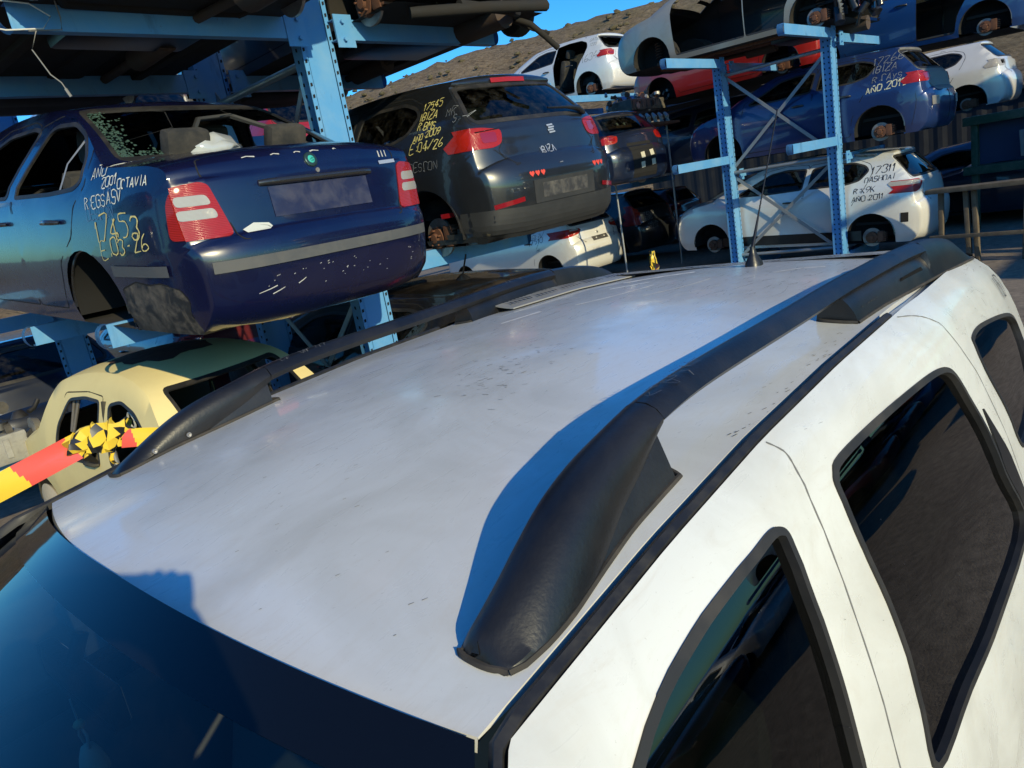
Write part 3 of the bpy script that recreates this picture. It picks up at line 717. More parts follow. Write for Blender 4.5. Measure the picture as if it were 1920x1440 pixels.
        RP = [(1.0, .42), (1.10, .55), (1.22, .8), (1.33, 1.05), (1.335, 1.25), (1.30, 1.42), (1.265, 1.50), (1.235, 1.57), (1.20, 1.590), (1.16, 1.603), (1.113, 1.612), (1.10, 1.68)]
        doors = [('front_door', BP + [(-.55, .42), (-.60, .9), (-.56, 1.18), (-.62, 1.19), (-.60, 1.3), (-.03, 1.68)]), ('rear_door', BP[::-1] + RP)]
        for dn, poly in doors:
            q = carve(bm, 'S', poly, alls)
            if q: link('door', q, WHITE, DU, 50)
        ribbon(gaps, hit, catmull(BP[1:], 5), .0028, .0006); ribbon(gaps, hit, catmull(RP[:8], 5), .0024, .0006)
        ribbon(gaps, hit, catmull([(1.113, 1.612), (1.16, 1.603), (1.20, 1.590), (1.235, 1.57)], 5), .0025, .0006)
        link('panel_gaps', gaps, mat('panel gap', (.16, .16, .16), .8), DU, 0)
        link('body', bm, WHITE, DU, 50)
        hb = BM()
        for hu in (.26, 1.16):
            p, n = hit(hu, .98)
            if p: tube(hb, [p + Vector((-.1, sg * .0, 0)), p + Vector((-.07, sg * .035, 0)), p + Vector((.07, sg * .035, 0)), p + Vector((.1, 0, 0))], .016, 8)
        link('door_handle', hb, WHITE, DU)
        # ditch moulding, from the windscreen base to the rear door's end
        mb = BM(); pts = []
        for k in range(61):
            u = -.85 + (1.113 + .85) * k / 60
            zt = ztop(u); pts.append((u, sg * (hw(max(-.05, u)) + .0105 if u > -.03 else sv(u, zt) - .012), zt + .001))
        prev = None
        for (u, v, z) in pts:
            c = [mb.verts.new((u, v - sg * .009, z - .012)), mb.verts.new((u, v - sg * .0082, z + .001)), mb.verts.new((u, v - sg * .002, z + .0045)), mb.verts.new((u, v + sg * .0060, z + .0005)), mb.verts.new((u, v + sg * .0085, z - .016))]
            if prev:
                for i in range(4): mb.faces.new((prev[i], prev[i + 1], c[i + 1], c[i]) if sg > 0 else (prev[i + 1], prev[i], c[i], c[i + 1]))
            prev = c
        link('roof_moulding', mb, mat('weathered black moulding', (.014, .014, .016), .5, dust=.5, dustcol=(.06, .055, .05), ds=25), DU, 50)
        # floor of the ditch behind the moulding
        fb = BM(); prev = None
        for k in range(40):
            u = 1.1 + .95 * k / 39; v = hw(u); c = [fb.verts.new((u, sg * (v - .012), zedge(u) - .012)), fb.verts.new((u, sg * (v + .03), zedge(u) - .014))]
            if prev: fb.faces.new((prev[0], prev[1], c[1], c[0]))
            prev = c
        link('roof_ditch', fb, WHITE, DU)
        # ---- roof rail
        def rail_part(name, us, sec, m):
            rb = BM(); prev = None
            for u in us:
                c = [rb.verts.new((u, sg * p[0], p[1])) for p in sec(u)]
                if prev:
                    for i in range(len(c)): rb.faces.new((prev[i], prev[(i + 1) % len(c)], c[(i + 1) % len(c)], c[i]))
                else: rb.faces.new(c[::-1])
                prev = c
            rb.faces.new(prev); bmesh.ops.recalc_face_normals(rb, faces=rb.faces); return link(name, rb, m, DU, 35)
        du = .10 if sg > 0 else 0.
        TOP = catmull([(.028, 1.565), (.035, 1.576), (.050, 1.586), (.075, 1.599), (.12, 1.621), (.17, 1.643), (.225, 1.659), (.298, 1.672), (.397, 1.687), (.54, 1.694), (.85, 1.695), (1.29, 1.698), (1.5, 1.692), (1.65, 1.680), (1.78, 1.658), (1.88, 1.628), (1.94, 1.592)], 5)
        CTR = catmull([(.028, .523), (.075, .526), (.12, .524), (.2, .516), (.3, .510), (.5, .511), (.85, .524), (1.06, .532), (1.28, .548), (1.6, .568), (1.94, .583)], 5)
        WID = [(.028, .036), (.034, .048), (.045, .056), (.075, .061), (.12, .065), (.3, .062), (.5, .056), (1.2, .056), (1.6, .058), (1.94, .045)]
        top = lambda u: interp(u - du, TOP); ctr = lambda u: interp(u - du, CTR); wid = lambda u: interp(u - du, WID)
        def foot(u, w0=0):
            c, w, t, b = ctr(u), wid(u), top(u), roofz(u, ctr(u)) - .004
            t = max(t, b + .012); h = t - b; k = min(.016, h * .45)
            bi, bo = c - w / 2 - .006, c + w / 2 + .010
            return [(bi, b), (c - w / 2, b + h * .5), (c - w / 2 + .004, t - k), (c - w / 2 + .012, t - k * .3), (c - w / 2 + .024, t), (c + w / 2 - .024, t - .001), (c + w / 2 - .010, t - k * .45), (c + w / 2, t - k * 1.3), (c + w / 2 + .002, b + h * .35), (bo, b)]
        def bar(u, grow_=0):
            c, w, t = ctr(u), wid(u) + grow_, top(u) + grow_ / 2; b = t - .031
            return [(c - w / 2 + .008, b), (c - w / 2, b + .012), (c - w / 2 + .002, t - .016), (c - w / 2 + .011, t - .005), (c - w / 2 + .024, t), (c + w / 2 - .022, t - .001), (c + w / 2 - .009, t - .008), (c + w / 2, t - .020), (c + w / 2 - .002, b + .01), (c + w / 2 - .012, b)]
        lin = lambda a, b, n: [a + (b - a) * k / n for k in range(n + 1)]
        rail = rail_part('roof_rail', lin(du + .379, du + 1.52, 50), bar, PLA)
        def arch(u):
            c, w, t, b = ctr(u), wid(u), top(u), roofz(u, ctr(u)) - .004
            zl = interp(u - du, [(.165, 0), (.20, .22), (.25, .46), (.31, .70), (.376, 1)]); b = b + zl * max(0, t - .031 - b); h = max(t - b, .010); k = min(.016, h * .45)
            return [(c - w / 2 + .004, b), (c - w / 2, b + h * .4), (c - w / 2 + .003, t - k), (c - w / 2 + .011, t - k * .3), (c - w / 2 + .023, t), (c + w / 2 - .023, t - .001), (c + w / 2 - .010, t - k * .45), (c + w / 2, t - k * 1.25), (c + w / 2 - .001 + .012 * (1 - zl), b + h * .25), (c + w / 2 - .006 + .020 * (1 - zl), b)]
        rail_part('rail_end', lin(du + .028, du + .06, 6)[:-1] + lin(du + .06, du + .3765, 34), arch, PLA)
        def infill(u):
            c, w, b = ctr(u), wid(u) - .014, roofz(u, ctr(u)) - .004; t = max(b + .012, top(u) - .026)
            return [(c - w / 2 - .004, b), (c - w / 2, t - .01), (c - w / 2 + .008, t), (c + w / 2 - .008, t), (c + w / 2, t - .01), (c + w / 2 + .019, b)]
        ff = rail_part('rail_foot', lin(du + .12, du + .368, 24), infill, PLA) 
        fs = lambda u: [(p[0], p[1]) for p in foot(u)]
        # rear foot: stepped below the bar, then closing over it
        def rfoot(u):
            c, w, b = ctr(u), wid(u) + .004, roofz(u, ctr(u)) - .004; t = top(u) - (.028 if u < du + 1.52 else 0)
            t = max(t, b + .01); k = min(.016, (t - b) * .4)
            return [(c - w / 2 - .006, b), (c - w / 2, b + (t - b) * .6), (c - w / 2 + .01, t - k * .3), (c - w / 2 + .02, t), (c + w / 2 - .02, t - .001), (c + w / 2 - .006, t - k), (c + w / 2 + .004, b + (t - b) * .4), (c + w / 2 + .012, b)]
        rf = rail_part('rail_foot', lin(du + 1.05, du + 1.519, 28) + lin(du + 1.523, du + 1.94, 24), rfoot, PLA)
        # slot in the rear foot and its raised letters
        sb = BM(); ts_ = lambda u, z: (Vector((u, sg * (ctr(u) + wid(u) / 2 + .0035), z)), Vector((0, sg, 0)))
        for k in range(1): 
            q = [(du + a + .04, b - .005) for a, b in [(1.27, 1.640), (1.29, 1.652), (1.42, 1.650), (1.435, 1.640), (1.41, 1.634), (1.30, 1.630)]]
            fc = [sb.verts.new(ts_(*p)[0]) for p in q]; sb.faces.new(fc); bmesh.ops.solidify(sb, geom=sb.faces[:], thickness=.004)
        link('rail_slot', sb, DARK, rf, 0)
        lb = BM(); write(lb, lambda a, b: ts_(a, b), 'DUSTER', (du + (1.09 if sg < 0 else 1.24)  , 1.622), (1 if sg < 0 else -1, .0), (0, 1), .017, .0022, .0, .1)
        link('raised_lettering', lb, mat('raised plastic letters', (.035, .036, .038), .4), rf, 0)
        # rubber gasket under the feet
        for a, b in ((du + .032, du + .376), (du + 1.05, du + 1.94)):
            gb = BM(); c0, c1 = ctr(a), ctr(b); h0, h1 = wid(a) / 2 + .003, wid(b) / 2 + .007
            loop = [(u, ctr(u) + wid(u) / 2 + .012) for u in lin(a, b, 24)] + [(b + .010 * math.sin(t), c1 + h1 * math.cos(t)) for t in [math.pi * k / 8 for k in range(1, 8)]] + [(u, ctr(u) - wid(u) / 2 + .0015) for u in lin(b, a, 24)] + [(a - .006 * math.sin(t), c0 - h0 * math.cos(t)) for t in [math.pi * k / 10 for k in range(1, 10)]]
            pts = [Vector((u, sg * v, roofz(u, v) + .002)) for u, v in loop]; pts.append(pts[0])
            tube(gb, pts, .0038, 6, False); link('rail_gasket', gb, mat('dusty gasket', (.03, .027, .024), .8, dust=.6, dustcol=(.11, .09, .075), ds=18), ff if a < .5 else rf)
        # pale scuffs across the bar
        scb = BM(); rnd = random.Random(4 + sg)
        for cu in [du + c for c in (.41, .43, .47, .50, .53, 1.28, 1.31, 1.35)]:
            for _ in range(4):
                u = cu + rnd.uniform(-.015, .015); a0 = rnd.uniform(-.022, .0); a1 = a0 + rnd.uniform(.006, .022)
                q = [(u + t * rnd.uniform(-.006, .02), a0 + (a1 - a0) * t) for t in (0, .5, 1)]
                ribbon(scb, lambda a, b: (Vector((a, sg * (ctr(a) + b), top(a) - (.004 if abs(b) > .012 else 0))), Vector((0, 0, 1))), q, rnd.uniform(.0006, .0016), .001)
        link('rail_scuffs', scb, mat('pale scuff', (.11, .11, .115), .6), rail, 0)
        if sg < 0: continue
        sc = BM()
        for u in (.1, .16):
            lathe(sc, [(.0055, 0), (.005, .003), (.002, .003), (.0005, .001)], (0, 0, 0), 'y', 10)
        for k, v in enumerate(sc.verts):
            u = du + (.10 if k < len(sc.verts) / 2 else .17)
            v.co = Vector((u + v.co.x, sg * (ctr(u) - wid(u) / 2 - .004 - v.co.y), roofz(u, ctr(u)) + .018 + v.co.z))
        link('rail_screws', sc, STEEL, ff)
    # ---- windscreen with its black printed edge
    def wz(s, t):      # s -1..1 across, t 0 top .. 1 bottom
        u0 = uh(s * .575) - .008; u = u0 + t * (-.98 - .03 * 0 - u0) ; w = sv(-.03 - t * .95, ztop(-.03 - t * .95)) - .026
        uu = u0 - t * .93 - .10 * t * (1 - s * s); zt = 1.541 + (-.03 + (uu - u0) + .03) * .56
        return Vector((uu, s * w, zt + .027 * (1 - abs(s) ** 2) * (1 - t) + .012 * (1 - s * s) + .004))
    def patch(s0, s1, t0, t1, ns, nt_, dz=0):
        b = BM(); g = [[b.verts.new(wz(s0(t0 + (t1 - t0) * j / nt_) + (s1(t0 + (t1 - t0) * j / nt_) - s0(t0 + (t1 - t0) * j / nt_)) * i / ns, t0 + (t1 - t0) * j / nt_) + Vector((0, 0, dz))) for i in range(ns + 1)] for j in range(nt_ + 1)]
        for a, c in zip(g, g[1:]):
            for i in range(ns): b.faces.new((a[i], a[i + 1], c[i + 1], c[i]))
        bmesh.ops.recalc_face_normals(b, faces=b.faces)
        if sum(f.normal.z for f in b.faces) < 0: bmesh.ops.reverse_faces(b, faces=b.faces)
        b.normal_update(); return b
    k_ = lambda c: (lambda t: c)
    link('windscreen', patch(k_(-1), k_(1), .0, 1, 40, 30), GWS, DU)
    FR = mat('black printed glass edge', (.004, .005, .008), .04, spec=.42)
    fr = patch(k_(-1), k_(1), .0, .052, 40, 4, .0025)
    for a, b in ((-1, -.93), (.93, 1)):
        q = patch(k_(a), k_(b), .052, 1, 3, 30, .0025); me = bpy.data.meshes.new('t'); q.to_mesh(me); fr.from_mesh(me); q.free()
    link('windscreen_border', fr, FR, DU)
    # ---- nose, bonnet, tail
    NOSE = mat('white body panel', (.68, .69, .69), .35, coat=.8)
    b = BM(); g = []
    for i in range(25):
        u = -.98 - .74 * i / 24; row = []
        for j in range(21):
            s = -1 + 2 * j / 20; w = sv(u, ztop(u)); row.append(b.verts.new((u - .12 * (1 - s * s) * max(0, (i - 10) / 14), s * w, ztop(u) + .05 * (1 - s ** 4) + (.02 if .25 < abs(s) < .6 else 0))))
        g.append(row)
    for a, c in zip(g, g[1:]):
        for j in range(20): b.faces.new((a[j], a[j + 1], c[j + 1], c[j]))
    bmesh.ops.recalc_face_normals(b, faces=b.faces); link('bonnet', b, NOSE, DU)
    b = BM(); g = []
    for i in range(16):
        z = .88 - .6 * i / 15; row = []
        for j in range(21):
            s = -1 + 2 * j / 20; row.append(b.verts.new((-1.72 - .12 * (1 - s * s) - .04 * math.sin(math.pi * i / 15), s * sv(-1.72, z), z)))
        g.append(row)
    for a, c in zip(g, g[1:]):
        for j in range(20): b.faces.new((a[j], a[j + 1], c[j + 1], c[j]))
    link('front_bumper', b, NOSE, DU)
    b = BM(); box(b, -1.90, -1.80, -.45, .45, .55, .74, .03); link('grille', b, PLA, DU)
    for sg in (-1, 1):
        b = BM(); box(b, -1.83, -1.62, sg * .48 if sg > 0 else -.70, sg * .70 if sg > 0 else -.48, .66, .84, .05); link('headlamp', b, CLRL, DU)
    b = BM(); g = []
    for i in range(24):
        z = 1.575 - 1.27 * i / 23; row = []
        for j in range(21):
            s = -1 + 2 * j / 20; u = rear_u(z); row.append(b.verts.new((u + .05 * (1 - s ** 4), s * sv(min(u, 2.48), z), z + (.02 * (1 - s * s) if i == 0 else 0))))
        g.append(row)
    for a, c in zip(g, g[1:]):
        for j in range(20): b.faces.new((a[j], a[j + 1], c[j + 1], c[j]))
    bmesh.ops.recalc_face_normals(b, faces=b.faces)
    if sum(f.normal.x for f in b.faces) < 0: bmesh.ops.reverse_faces(b, faces=b.faces)
    b.normal_update(); AX['S2'] = (1, 2); q = carve(b, 'S2', rounded([(-.56, 1.12), (.56, 1.12), (.48, 1.44), (-.48, 1.44)], .06), lambda f: True)
    if q: shift(q, .003); rim(q, .01); link('rear_window', q, GLD, DU)
    link('tailgate', b, WHITE, DU)
    b = BM(); g = []
    for i in range(7):
        u = 1.92 + .20 * i / 6; g.append([b.verts.new((u + (.03 * (1 - (j / 10 - 1) ** 2)), (j / 10 - 1) * .56, roofz(u, .4) + .012 - .05 * max(0, (i - 4) / 2) ** 2)) for j in range(21)])
    for a, c in zip(g, g[1:]):
        for j in range(20): b.faces.new((a[j], a[j + 1], c[j + 1], c[j]))
    bmesh.ops.solidify(b, geom=b.faces[:], thickness=.012); link('roof_spoiler', b, WHITE, DU)
    for sg in (-1, 1):
        for yw in (-.92, 1.75):
            wb = empty('wheel', (0, 0, 0)); wb.parent = DU
            b = BM(); r = .33
            lathe(b, [(r * .64, .0), (r * .72, -.02), (r * .95, -.01), (r, .03), (r, .15), (r * .95, .19), (r * .72, .2), (r * .64, .17), (r * .64, 0)], (yw, 0, .33), 'y', 40)
            for v in b.verts: v.co.y = sg * (.62 + v.co.y)
            link('tyre', b, RUB, wb)
            b = BM(); lathe(b, [(r * .64, .16), (r * .6, .12), (r * .2, .14), (.001, .15)], (yw, 0, .33), 'y', 32)
            for v in b.verts: v.co.y = sg * (.62 + v.co.y)
            link('wheel_rim', b, STEEL, wb)
    # ---- aerial on the rear of the roof
    b = BM(); lathe(b, [(.026, 0), (.024, .012), (.012, .035), (.008, .05), (.0075, .06)], (1.86, -.05, roofz(1.86, 0)), 'z', 16)
    for v in b.verts: v.co.x = 1.86 + (v.co.x - 1.86) * 1.35
    ab = link('aerial_base', b, PLA, DU)
    b = BM(); z0 = roofz(1.86, 0) + .055
    tube(b, [(1.86 + .30 * t, -.05, z0 + .40 * t) for t in [k / 10 for k in range(11)]], [.0062 - .004 * min(1, k / 3) for k in range(11)], 8)
    tube(b, [(1.86 + .30 * k / 220 + .0024 * math.cos(k * .9) * .4, -.05 + .0024 * math.sin(k * .9), z0 + .40 * k / 220) for k in range(40, 210)], .0009, 4)
    link('aerial_rod', b, PLA, ab)
    # ---- cabin
    b = BM(); g = []
    for i in range(13):
        u = -.02 + 1.95 * i / 12; g.append([b.verts.new((u, (j / 6 - 1) * .55, roofz(u, (j / 6 - 1) * .55) - .035)) for j in range(13)])
    for a, c in zip(g, g[1:]):
        for j in range(12): b.faces.new((a[j], a[j + 1], c[j + 1], c[j]))
    link('headliner', b, mat('pale headliner', (.28, .27, .25), .95), DU)
    b = BM(); box(b, -1.0, 2.3, -.72, .72, .34, .40); box(b, -1.05, -.98, -.7, .7, .4, .95); link('cabin_floor', b, TRIMM, DU)
    b = BM(); box(b, -.95, -.42, -.70, .70, .72, .98, .07); box(b, -.60, -.38, -.14, .14, .5, .98, .03); link('dashboard', b, TRIMM, DU)
    for sg in (-1, 1):
        b = BM(); MS = Matrix.Translation((.22, sg * .36, .40)) @ Matrix.Rotation(R(90), 4, 'Z')
        seat_bm(b, 0, 0, 0, .5, 1.12)
        for v in b.verts: v.co = MS @ v.co
        link('seat', b, mat('pale seat cloth', (.16, .165, .16), .9, dust=.2), DU)
        b = BM(); box(b, -.55, 1.25, sg * .72 - .012, sg * .72 + .012, .42, 1.08, .01); link('door_lining', b, mat('door lining', (.07, .07, .075), .8), DU)
        b = BM(); tube(b, [(.43, sg * .59, 1.50), (.44, sg * .645, 1.3), (.42, sg * .70, .9), (.42, sg * .70, .45)], .035, 8); link('pillar_lining', b, mat('pillar lining', (.16, .16, .155), .8), DU)
        b = BM(); tube(b, [(.41, sg * .63, 1.42), (.40, sg * .67, 1.2), (.30, sg * .60, .9), (.24, sg * .56, .62)], .014, 6); link('seat_belt', b, mat('belt webbing', (.05, .05, .05), .9), DU)
    b = BM(); MS = Matrix.Translation((1.15, 0, .42)) @ Matrix.Rotation(R(90), 4, 'Z'); seat_bm(b, 0, 0, 0, 1.25, 1.05)
    for v in b.verts: v.co = MS @ v.co
    link('rear_bench', b, SEAT, DU)
    b = BM(); tube(b, [(-.36 + .05 * math.cos(a), -.36 + .185 * math.sin(a), .98 + .17 * math.cos(a)) for a in [2 * math.pi * k / 28 for k in range(29)]], .016, 8, False)
    tube(b, [(-.36, -.52, .96), (-.38, -.36, .95), (-.36, -.20, .96)], .022, 6); tube(b, [(-.38, -.36, .95), (-.7, -.36, .86)], .03, 8); link('steering_wheel', b, PLA, DU)
    b = BM(); box(b, -.150, -.128, -.075, .165, 1.425, 1.485, .02); tube(b, [(-.14, .045, 1.48), (-.12, .045, 1.515)], .01, 8); mi = link('interior_mirror', b, PLA, DU)
    b = BM(); box(b, -.1275, -.1255, -.065, .155, 1.432, 1.478, .001); link('mirror_glass', b, mat('mirror', (.8, .8, .8), .02, 1), mi)
    for sg in (-1, 1):
        b = BM(); box(b, -.62, -.48, sg * .96 - .10, sg * .96 + .10, 1.06, 1.20, .05); tube(b, [(-.52, sg * .80, 1.08), (-.54, sg * .90, 1.11)], .03, 8); link('wing_mirror', b, PLA, DU)
GDU = glass('near side glass', (.09, .12, .11), .0, 1.55, .004)
GWS = glass('windscreen glass', (.74, .84, .80), .0, 1.5, .008)
suv()
# ---- scratches on the roof: a swarm of short dark chips and a few pale streaks
def roof_marks():
    b = BM(); rnd = random.Random(12); hit = lambda u, v: (Vector((u, v, roofz(u, v))), Vector((0, 0, 1)))
    for _ in range(75):
        u, v = rnd.gauss(.655, .10), rnd.gauss(-.055, .055); v += (u - .655) * .15; L = rnd.uniform(.003, .014); a = rnd.gauss(.9, .35)
        ribbon(b, hit, [(u, v), (u + L * math.cos(a) * .5, v - L * math.sin(a) * .5 + rnd.uniform(-.001, .001)), (u + L * math.cos(a), v - L * math.sin(a))], rnd.uniform(.0006, .0016), .0006)
    for (u, v, n) in ((.23, -.02, 8), (.11, -.16, 5), (.05, -.34, 6), (.45, .2, 5), (.9, -.3, 6), (.62, -.575, 5)):
        for _ in range(n):
            x, y = u + rnd.uniform(-.08, .08), v + rnd.uniform(-.1, .1); L = rnd.uniform(.002, .006)
            ribbon(b, hit, [(x, y), (x + L, y - L * .6)], .0009, .0006)
    link('roof_chips', b, mat('dark paint chip', (.09, .085, .08), .8), DU, 0)
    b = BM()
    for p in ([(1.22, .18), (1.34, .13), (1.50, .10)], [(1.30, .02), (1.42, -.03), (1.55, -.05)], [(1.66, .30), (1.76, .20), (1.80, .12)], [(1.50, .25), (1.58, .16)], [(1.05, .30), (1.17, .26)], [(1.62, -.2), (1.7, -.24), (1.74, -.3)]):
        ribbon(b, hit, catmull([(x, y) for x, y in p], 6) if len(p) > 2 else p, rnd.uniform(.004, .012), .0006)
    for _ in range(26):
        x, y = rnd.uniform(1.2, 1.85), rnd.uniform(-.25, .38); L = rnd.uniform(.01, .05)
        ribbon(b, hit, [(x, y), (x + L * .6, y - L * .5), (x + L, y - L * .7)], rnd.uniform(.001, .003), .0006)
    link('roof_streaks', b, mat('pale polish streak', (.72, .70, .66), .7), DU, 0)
    b = BM(); hs_ = lambda u, z: (Vector((u, -sv(u, z), z)), Vector((0, -1, .3)).normalized())
    for _ in range(30):
        u, v = rnd.uniform(.45, .98), -rnd.uniform(.565, .585) + rnd.uniform(-.005, .01); L = rnd.uniform(.002, .010)
        ribbon(b, hit, [(u, v), (u + L, v - L * .3)], .0011, .0008)
    for _ in range(26):
        u, z = rnd.uniform(-.1, 1.5), rnd.uniform(1.05, 1.55); L = rnd.uniform(.001, .004); ribbon(b, hs_, [(u, z), (u + L, z - L * .8)], .0007, .001)
    write(b, hs_, 'ON', (2.02, 1.455), (-.97, .1), (0.1, .9), .07, .004)
    link('side_marks', b, BLK_INK, DU, 0)
roof_marks()
# pale plate with thin dark print lying on the roof beside the far rail
b = BM(); pl = []
for i in range(13):
    u = 1.27 + .70 * i / 12; v0 = .44 - .0 * i / 12
    pl.append([b.verts.new((u, v0 + .085 * j / 3, roofz(u, v0) + .008 + .012 * (j / 3) ** 1.3)) for j in range(4)])
for a, c in zip(pl, pl[1:]):
    for j in range(3): b.faces.new((a[j], a[j + 1], c[j + 1], c[j]))
bmesh.ops.recalc_face_normals(b, faces=b.faces); bmesh.ops.solidify(b, geom=b.faces[:], thickness=.004)
for v in b.verts: v.co = DU.matrix_basis @ v.co if False else Matrix.Translation((.30, .985, 0)) @ Matrix.Rotation(R(3), 4, 'Z') @ v.co
PLT = link('plastic_plate', b, mat('off-white plastic plate', (.26, .26, .255), .35, dust=.4), None)
tag(PLT, 'pale plastic strip with thin dark print lying on the white roof beside the far rail', 'plastic strip')
b = BM(); MP = Matrix.Translation((.30, .985, 0)) @ Matrix.Rotation(R(3), 4, 'Z')
hp = lambda u, t: (MP @ Vector((u, .44 + .085 * t, roofz(u, .44) + .0125 + .012 * t ** 1.3)), Vector((0, 0, 1)))
for k in range(34):
    u = 1.30 + .63 * k / 33
    if k % 7 == 6: continue
    ribbon(b, hp, [(u, .3), (u + .012, .55), (u + .008, .8)], .005, .001)
link('plate_print', b, BLK_INK, PLT, 0)
# ---- hanging ornament behind the windscreen: a small bag on a cord with a bead
orn = empty('hanging_ornament', MP @ Vector((-.155, .05, 1.438)), (0, 0, 0), 'cream tasselled charm hanging on a cord below the mirror of the white car', 'ornament')
orn.scale = (.68, .68, .68)
b = BM(); tube(b, [(0, 0, 0), (.0, .0, -.055)], .002, 6); tube(b, [(0, -.001, -.055), (.004, -.009, -.08), (.0, -.012, -.105)], .0028, 6); tube(b, [(0, .001, -.055), (-.004, .009, -.08), (.0, .012, -.105)], .0028, 6); link('cord', b, mat('pale cord', (.45, .43, .36), .9), orn)
b = BM(); lathe(b, [(.001, .010), (.008, .006), (.011, 0), (.008, -.007), (.001, -.011)], (0, 0, -.055), 'z', 14); link('bead', b, mat('beaded ball', (.5, .42, .2), .5, bump=.4), orn)
b = BM(); lathe(b, [(.001, 0), (.012, -.006), (.020, -.025), (.027, -.055), (.026, -.062), (.001, -.064)], (0, 0, -.098), 'z', 18); link('tassel', b, mat('cream felt', (.55, .52, .40), .9), orn)
# ================================================================== the person taking the picture, standing behind the lens
def skin(name, pts, edges, root, m, parent, sub=1):
    me = bpy.data.meshes.new(name); me.from_pydata([p[:3] for p in pts], edges, []); o = bpy.data.objects.new(name, me); COL.objects.link(o)
    o.modifiers.new('skin', 'SKIN'); sd = me.skin_vertices[0].data
    for i, p in enumerate(pts): sd[i].radius = (p[3], p[4] if len(p) > 4 else p[3]); sd[i].use_root = (i == root)
    sb = o.modifiers.new('sub', 'SUBSURF'); sb.levels = sb.render_levels = sub
    me.materials.append(m); o.parent = parent
    for p in me.polygons: p.use_smooth = True
    return o
def person():
    f = Vector((.70, .71, 0)); r = Vector((.71, -.70, 0)); C0 = CAM - f * .34 + Vector((-.0, -.02, 0)); C0.z = 0
    root = empty('person', C0, (0, 0, 0), 'person in dark jacket and jeans holding a phone up to photograph the cars', 'person')
    P = lambda x, y, z, a, b=None: (*(r * x + f * y + Vector((0, 0, z))), a, b or a)
    lens = lambda dx, dz, df=-.02: (CAM - C0) + RC @ Vector((dx, dz, -df))
    hl, hr = lens(-.135, -.06, -.04), lens(.055, -.06, -.04)
    SK = mat('skin', (.45, .26, .18), .5); JK = mat('dark jacket', (.03, .035, .05), .85); JN = mat('blue jeans', (.06, .09, .16), .9); HR = mat('dark hair', (.02, .014, .01), .7)
    E3 = lambda v, a, b=None: (*v, a, b or a)
    eL, eR = Vector(P(-.30, .02, 1.52, 0)[:3]), Vector(P(.40, .06, 1.56, 0)[:3])
    bp = [P(0, 0, .95, .15, .11), P(0, -.01, 1.12, .15, .11), P(0, 0, 1.30, .17, .12), P(0, -.01, 1.42, .13, .10), P(0, .0, 1.50, .06), P(-.18, -.01, 1.42, .07), E3(eL, .048), E3(hl + Vector((0, 0, -.10)), .036), P(.18, -.01, 1.42, .07), E3(eR, .048), E3(hr + Vector((0, 0, -.10)), .036)]
    skin('jacket', bp, [(0, 1), (1, 2), (2, 3), (3, 4), (3, 5), (5, 6), (6, 7), (3, 8), (8, 9), (9, 10)], 0, JK, root, 2)
    lg = [P(0, 0, .95, .13, .11), P(-.10, 0, .86, .09), P(-.11, .02, .50, .065), P(-.11, -.01, .12, .05), P(.10, 0, .86, .09), P(.11, .03, .50, .065), P(.11, 0, .12, .05)]
    skin('trousers', lg, [(0, 1), (1, 2), (2, 3), (0, 4), (4, 5), (5, 6)], 0, JN, root, 2)
    for sx in (-.11, .11): skin('shoe', [P(sx, -.05, .05, .05), P(sx, .06, .05, .05, .045), P(sx, .17, .035, .04, .03)], [(0, 1), (1, 2)], 0, PLA, root, 2)
    hd = skin('head', [P(0, .0, 1.48, .05), P(0, .01, 1.56, .055), P(0, .03, 1.63, .085, .09), P(0, .03, 1.71, .085, .10), P(0, .02, 1.76, .06, .07), P(0, .12, 1.645, .015), P(-.085, .02, 1.66, .012, .025), P(.085, .02, 1.66, .012, .025)], [(0, 1), (1, 2), (2, 3), (3, 4), (2, 5), (2, 6), (2, 7)], 0, SK, root, 2)
    skin('hair', [P(0, .0, 1.66, .09), P(0, .015, 1.745, .094, .10), P(0, .02, 1.79, .06)], [(0, 1), (1, 2)], 0, HR, root, 2)
    for sgn, h in ((-1, hl), (1, hr)):
        cx = -.115 if sgn < 0 else .012; hp_ = [E3(h + Vector((0, 0, -.10)), .028, .024), E3(lens(cx + .012 * sgn, -.045, -.035), .034, .022)]; ed = [(0, 1)]
        for k in range(4):
            x = cx + (k - 1.5) * .017; n = len(hp_); hp_ += [E3(lens(x, -.008, -.034), .0095), E3(lens(x * 1.0 - .002 * sgn, (.014 if sgn < 0 else .022) - .003 * abs(k - 1.4), -.030), .0085)]; ed += [(1, n), (n, n + 1)]
        t = lens(cx - sgn * .03, -.055, -.038); n = len(hp_); hp_ += [E3(t, .011), E3(t + RC @ Vector((-sgn * .012, .022, .0)), .010)]; ed += [(1, n), (n, n + 1)]
        skin('hand', hp_, ed, 0, SK, root, 1)
    ph = BM(); M = Matrix.Translation(CAM) @ RC.to_4x4() @ Matrix.Translation((-.045, -.026, .020))
    box(ph, -.08, .078, -.038, .037, -.0045, .0045, .004, M)
    o = link('phone', ph, PLA, None); tag(o, 'black phone held up level in both hands of the photographer', 'phone')
person()
